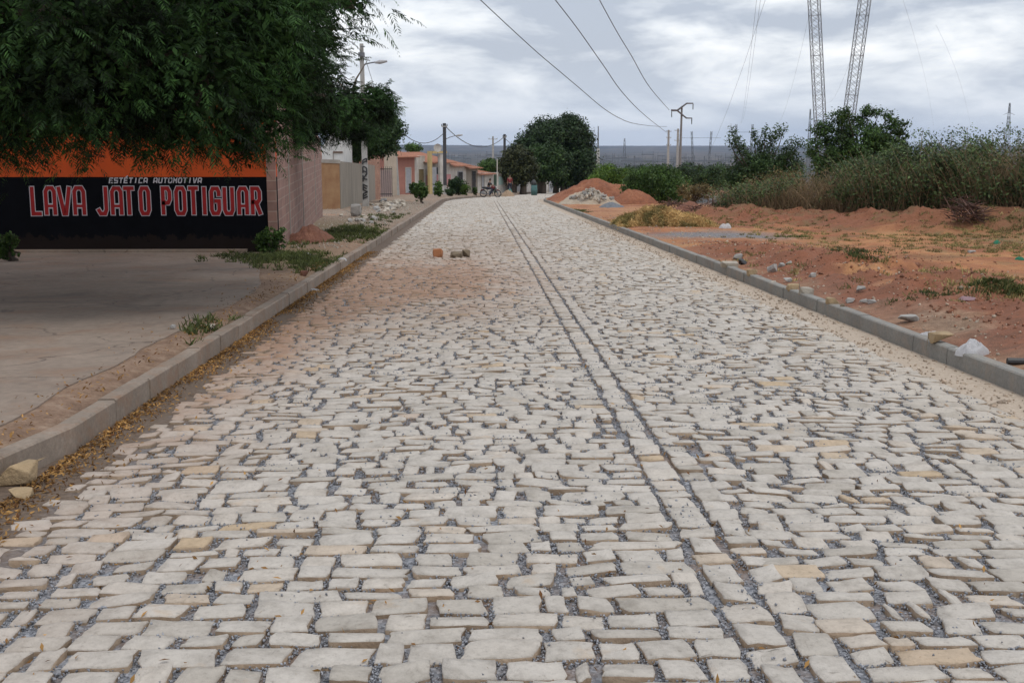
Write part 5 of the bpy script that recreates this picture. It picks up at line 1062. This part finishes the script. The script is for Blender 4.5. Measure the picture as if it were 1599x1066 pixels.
M_PW = plast('white film', (.70, .69, .70)); M_PG = plast('green film', (.03, .28, .16)); M_PR = plast('pink film', (.50, .33, .36)); M_PC = plast('clear film', (.55, .57, .60))
cloth('plastic_bag', 1519, 554, 58, 27, 'big crumpled white plastic bag behind the near right kerb', M_PW, 3, 'bag', 44); cloth('plastic_bag', 1452, 527, 34, 10, 'smaller flat white plastic bag behind the right kerb', M_PW, 6, 'bag', 22)
cloth('wrapper', 1510, 468, 30, 6, 'pinkish crumpled wrapper on the red bank', M_PR, 9, 'litter', 14); cloth('plastic_scrap', 1557, 381, 12, 6, 'green plastic scrap near the scrub', M_PG, 11, 'litter'); cloth('plastic_scrap', 1592, 407, 14, 6, 'green plastic scrap at the right picture edge', M_PG, 13, 'litter')
cloth('plastic_bag', 1132, 357, 18, 9, 'small white bag lying on the blue gravel patch', M_PW, 15, 'bag'); cloth('paper_scrap', 534, 425, 16, 5, 'white paper scrap by the left kerb nearest the houses', M_PW, 17, 'litter', 10); cloth('plastic_scrap', 488, 464, 20, 4, 'flat clear plastic scrap in the left gutter', M_PC, 19, 'litter', 12); cloth('plastic_scrap', 502, 449, 14, 4, 'smaller clear plastic scrap farther up the left gutter', M_PC, 23, 'litter', 8)
cloth('bag', 979, 373 if 0 else 346, 22, 6, 'black bag lying at the near foot of the straw heap', M_DARK, 25, 'bag'); cloth('plastic_bag', 796, 303.5, 9, 8, 'teal and white bag beside the small sand heap', plast('teal film', (.12, .28, .24)), 27, 'bag'); cloth('paper_scrap', 481, 399, 10, 5, 'white crumpled paper at the dark earth heap', M_PW, 29, 'litter', 8)
def pipe():
    gx, gy = G(1588, 572); g = MB(); z = float(gz(gx, gy)); g.tube([(-.06, .05, .03), (.5, -.02, .03)], .028, 10); o = g.build('pipe', M_DARK, loc=(gx, gy, z)); tag(o, 'short black pipe lying behind the near end of the right kerb', 'pipe')
pipe()
rock('brick_piece', 475, 431, 14, 10, 'dark brown brick piece on the left verge', mat('dark brick', (.17, .07, .045), (.12, .05, .035), 8), 95, 'brick', sq=.9)
rock('kerbside_rock', 326, 514, 20, 10, 'pale rock beside the grass tuft behind the left kerb', M_ROCK, 96, sq=.3)
rock('paving_rock', 270, 516, 10, 6, 'small grey rock alone on the concrete apron', M_GROCK, 97, sq=.3, lift=.03)

# ------------------------------------------------------------ motorcycle, people, bin
def skin(name, joints, edges, m, parent, sub=1):
    me = bpy.data.meshes.new(name); me.from_pydata([j[:3] for j in joints], edges, []); o = link(name, me, m, parent)
    md = o.modifiers.new('skin', 'SKIN'); 
    for i, j in enumerate(joints): me.skin_vertices[0].data[i].radius = (j[3], j[3] if len(j) < 5 else j[4]) if me.skin_vertices else (0, 0)
    return o
def skinned(name, joints, edges, m, parent):
    me = bpy.data.meshes.new(name); bm = bmesh.new(); lay = bm.verts.layers.skin.verify()
    vs = []
    for j in joints:
        v = bm.verts.new(j[:3]); v[lay].radius = (j[3], j[4] if len(j) > 4 else j[3]); vs.append(v)
    vs[0][lay].use_root = True
    for a, b in edges: bm.edges.new((vs[a], vs[b]))
    bm.to_mesh(me); bm.free(); o = link(name, me, m, parent); md = o.modifiers.new('skin', 'SKIN'); md.use_smooth_shade = True; s = o.modifiers.new('sub', 'SUBSURF'); s.levels = s.render_levels = 2; return o
M_SKIN = mat('skin', (.26, .14, .09), (.22, .12, .08), 5, rough=.6, bs=0); M_HAIR = mat('hair', (.015, .012, .01), (.01, .01, .01), 9, bs=0)
def person(loc, rz, label, shirt, trousers, sit=False):
    t = thing('person', loc, label, 'person', rz=rz)
    if not sit:
        J = [(0, 0, .95, .14, .11), (0, 0, 1.2, .135, .10), (0, 0, 1.42, .15, .10), (0, 0, 1.52, .055), (0, -.01, 1.60, .085, .095), (0, 0, 1.70, .075, .09), (.19, 0, 1.42, .05), (.24, .02, 1.15, .042), (.25, -.06, .92, .033), (.26, -.09, .82, .03), (-.19, 0, 1.42, .05), (-.24, .02, 1.15, .042), (-.25, -.06, .92, .033), (-.26, -.09, .82, .03), (.10, 0, .88, .09), (.12, -.02, .48, .06), (.13, .02, .08, .04), (.14, -.12, .03, .035), (-.10, 0, .88, .09), (-.12, 0, .48, .06), (-.13, .04, .08, .04), (-.14, -.10, .03, .035)]
    else:
        J = [(0, .12, .85, .14, .11), (0, .08, 1.08, .135, .10), (0, 0, 1.28, .15, .10), (0, -.03, 1.38, .055), (0, -.07, 1.46, .085, .095), (0, -.07, 1.56, .075, .09), (.19, 0, 1.28, .05), (.27, -.17, 1.08, .042), (.28, -.40, 1.02, .033), (.27, -.47, 1.03, .03), (-.19, 0, 1.28, .05), (-.27, -.17, 1.08, .042), (-.28, -.40, 1.02, .033), (-.27, -.47, 1.03, .03), (.12, .1, .80, .09), (.22, -.3, .72, .06), (.22, -.18, .32, .04), (.22, -.30, .26, .035), (-.12, .1, .80, .09), (-.22, -.3, .72, .06), (-.22, -.05, .15, .04), (-.22, -.18, .04, .035)]
    E = [(0, 1), (1, 2), (2, 3), (3, 4), (4, 5), (2, 6), (6, 7), (7, 8), (8, 9), (2, 10), (10, 11), (11, 12), (12, 13), (0, 14), (14, 15), (15, 16), (16, 17), (0, 18), (18, 19), (19, 20), (20, 21)]
    skinned('body', J, E, M_SKIN, t); q = lambda i, k=1.14: (*J[i][:3], J[i][3]*k+.006, (J[i][4] if len(J[i]) > 4 else J[i][3])*k+.006)
    skinned('shirt', [q(0), q(1), q(2), q(6, 1.3), q(7, 1.3), q(10, 1.3), q(11, 1.3)], [(0, 1), (1, 2), (2, 3), (3, 4), (2, 5), (5, 6)], shirt, t)
    skinned('trousers', [q(0, 1.1), q(14, 1.15), q(15, 1.25), q(16, 1.4), q(18, 1.15), q(19, 1.25), q(20, 1.4)], [(0, 1), (1, 2), (2, 3), (0, 4), (4, 5), (5, 6)], trousers, t)
    t.scale = (.88,)*3 if sit else (1,)*3
    h = J[5]; g = MB(); bm = bmesh.new(); bmesh.ops.create_icosphere(bm, subdivisions=2, radius=.105, matrix=Matrix.Translation((h[0], h[1]+.015, h[2]+.0))); me = bpy.data.meshes.new('hair'); 
    for v in bm.verts:
        if v.co.z < h[2]-.03: v.co.z = h[2]-.03
    bm.to_mesh(me); bm.free(); link('hair', me, M_HAIR, t, smooth=True)
def motorcycle():
    Y = 91; L0 = at(766, Y); z = max(L0[2], float(road_z(L0[0], Y))); t = thing('motorcycle', (L0[0], Y, z+.01), 'dark red motorcycle parked at the far left edge of the road', 'motorcycle', rz=-.25); t.scale = (.88,)*3
    mr = mat('red paint', (.16, .02, .02), (.12, .015, .015), 5, rough=.3, bs=0); 
    for x in (-.66, .66):
        g = MB(); n = 20; R0 = .29
        for i in range(n):
            a, b = 2*pi*i/n, 2*pi*(i+1)/n; g.tube([(x+R0*cos(a), 0, .31+R0*sin(a)), (x+R0*cos(b), 0, .31+R0*sin(b))], .045, 6, cap=False)
        wl = g.build('wheel', M_DARK, t); g = MB()
        for i in range(10): a = pi*i/5; g.bar((x, 0, .31), (x+.27*cos(a), 0, .31+.27*sin(a)), .006)
        g.tube([(x, -.06, .31), (x, .06, .31)], .05, 8); g.build('rim', M_STEEL, wl)
    g = MB(); g.tube([(.66, -.06, .31), (.42, -.06, .98)], .025, 6); g.tube([(.66, .06, .31), (.42, .06, .98)], .025, 6); g.build('fork', M_STEEL, t)
    g = MB(); g.tube([(.44, -.34, 1.06), (.38, -.1, 1.0), (.38, .1, 1.0), (.44, .34, 1.06)][::1], .016, 6); g.build('handlebar', M_STEEL, t)
    g = MB(); g.tube([(.02, 0, .80), (.16, 0, .86), (.36, 0, .84), (.42, 0, .78)], [.09, .15, .12, .05], 10); g.build('fuel_tank', mr, t, smooth=True)
    g = MB(); g.tube([(-.78, 0, .86), (-.5, 0, .82), (-.1, 0, .78), (.06, 0, .80)], [.06, .11, .10, .06], 8); g.build('seat', M_DARK, t, smooth=True)
    g = MB(); g.tube([(-.12, 0, .36), (.15, 0, .52)], [.15, .14], 8); g.build('engine', M_STEEL, t); g = MB(); g.tube([(.1, -.14, .3), (-.35, -.16, .26), (-.85, -.17, .36)], [.025, .045, .05], 8); g.build('exhaust', M_STEEL, t)
    g = MB(); g.tube([(.42, 0, .82), (.05, 0, .3), (-.35, 0, .3), (-.3, 0, .72)], .025, 6); g.tube([(-.66, -.08, .31), (-.3, -.08, .4), (-.7, -.08, .8)], .02, 6); g.build('frame', M_DARK, t)
    g = MB(); g.tube([(.48, 0, .90), (.56, 0, .90)], [.06, .085], 10); g.build('headlight', M_WHITE, t)
    g = MB(); g.tube([(.40, 0, .58), (.62, 0, .66), (.86, 0, .58)], [.03, .05, .02], 6); g.tube([(-.5, 0, .62), (-.8, 0, .66), (-.95, 0, .52)], [.03, .05, .02], 6); g.build('mudguard', mr, t)
    person((L0[0]-.08, Y+.02, z), -.25+pi/2, 'person in dark clothes sitting astride the parked motorcycle', mat('black cloth', (.02, .02, .025), (.015, .015, .018), 9, bs=0), mat('dark jeans', (.035, .04, .06), (.025, .03, .045), 9, bs=0), True)
motorcycle()
L0 = at(796, 112); person(L0, .3, 'person in dark red shirt standing beside the reddish tree trunk', mat('maroon cloth', (.22, .03, .035), (.17, .025, .03), 9, bs=0), mat('navy cloth', (.02, .022, .04), (.015, .018, .03), 9, bs=0))
def bin_():
    L0 = at(834, 104); z = max(L0[2], float(road_z(L0[0], 104))); t = thing('rubbish_bin', (L0[0], 104, z), 'green blue drum bin with dark bag on top at the far road edge', 'bin'); g = MB(); n = 14
    g.tube([(0, 0, 0), (0, 0, .3), (0, 0, .32), (0, 0, .62), (0, 0, .64), (0, 0, .92)], [.26, .27, .29, .29, .27, .28], n); g.build('drum', mat('teal drum', (.07, .16, .15), (.05, .11, .11), 5), t, smooth=True)
    g = MB(); g.tube([(0, 0, .9), (-.05, 0, 1.15), (-.02, 0, 1.42)], [.26, .25, .06], 10); g.build('rubbish_bag', M_DARK, t, smooth=True)
bin_()

# ------------------------------------------------------------ air
def haze():
    g = MB(); g.box(-16000, -4000, -60, 16000, 13000, 140); m = bpy.data.materials.new('air'); m.use_nodes = True; nt = m.node_tree; nt.nodes.remove(nt.nodes['Principled BSDF'])
    v = nt.nodes.new('ShaderNodeVolumePrincipled'); v.inputs['Color'].default_value = (.55, .70, .98, 1); v.inputs['Density'].default_value = 5.5e-5; v.inputs['Anisotropy'].default_value = .1
    nt.links.new(v.outputs[0], nt.nodes['Material Output'].inputs['Volume']); o = g.build('haze', m); tag(o, kind='stuff')
haze()
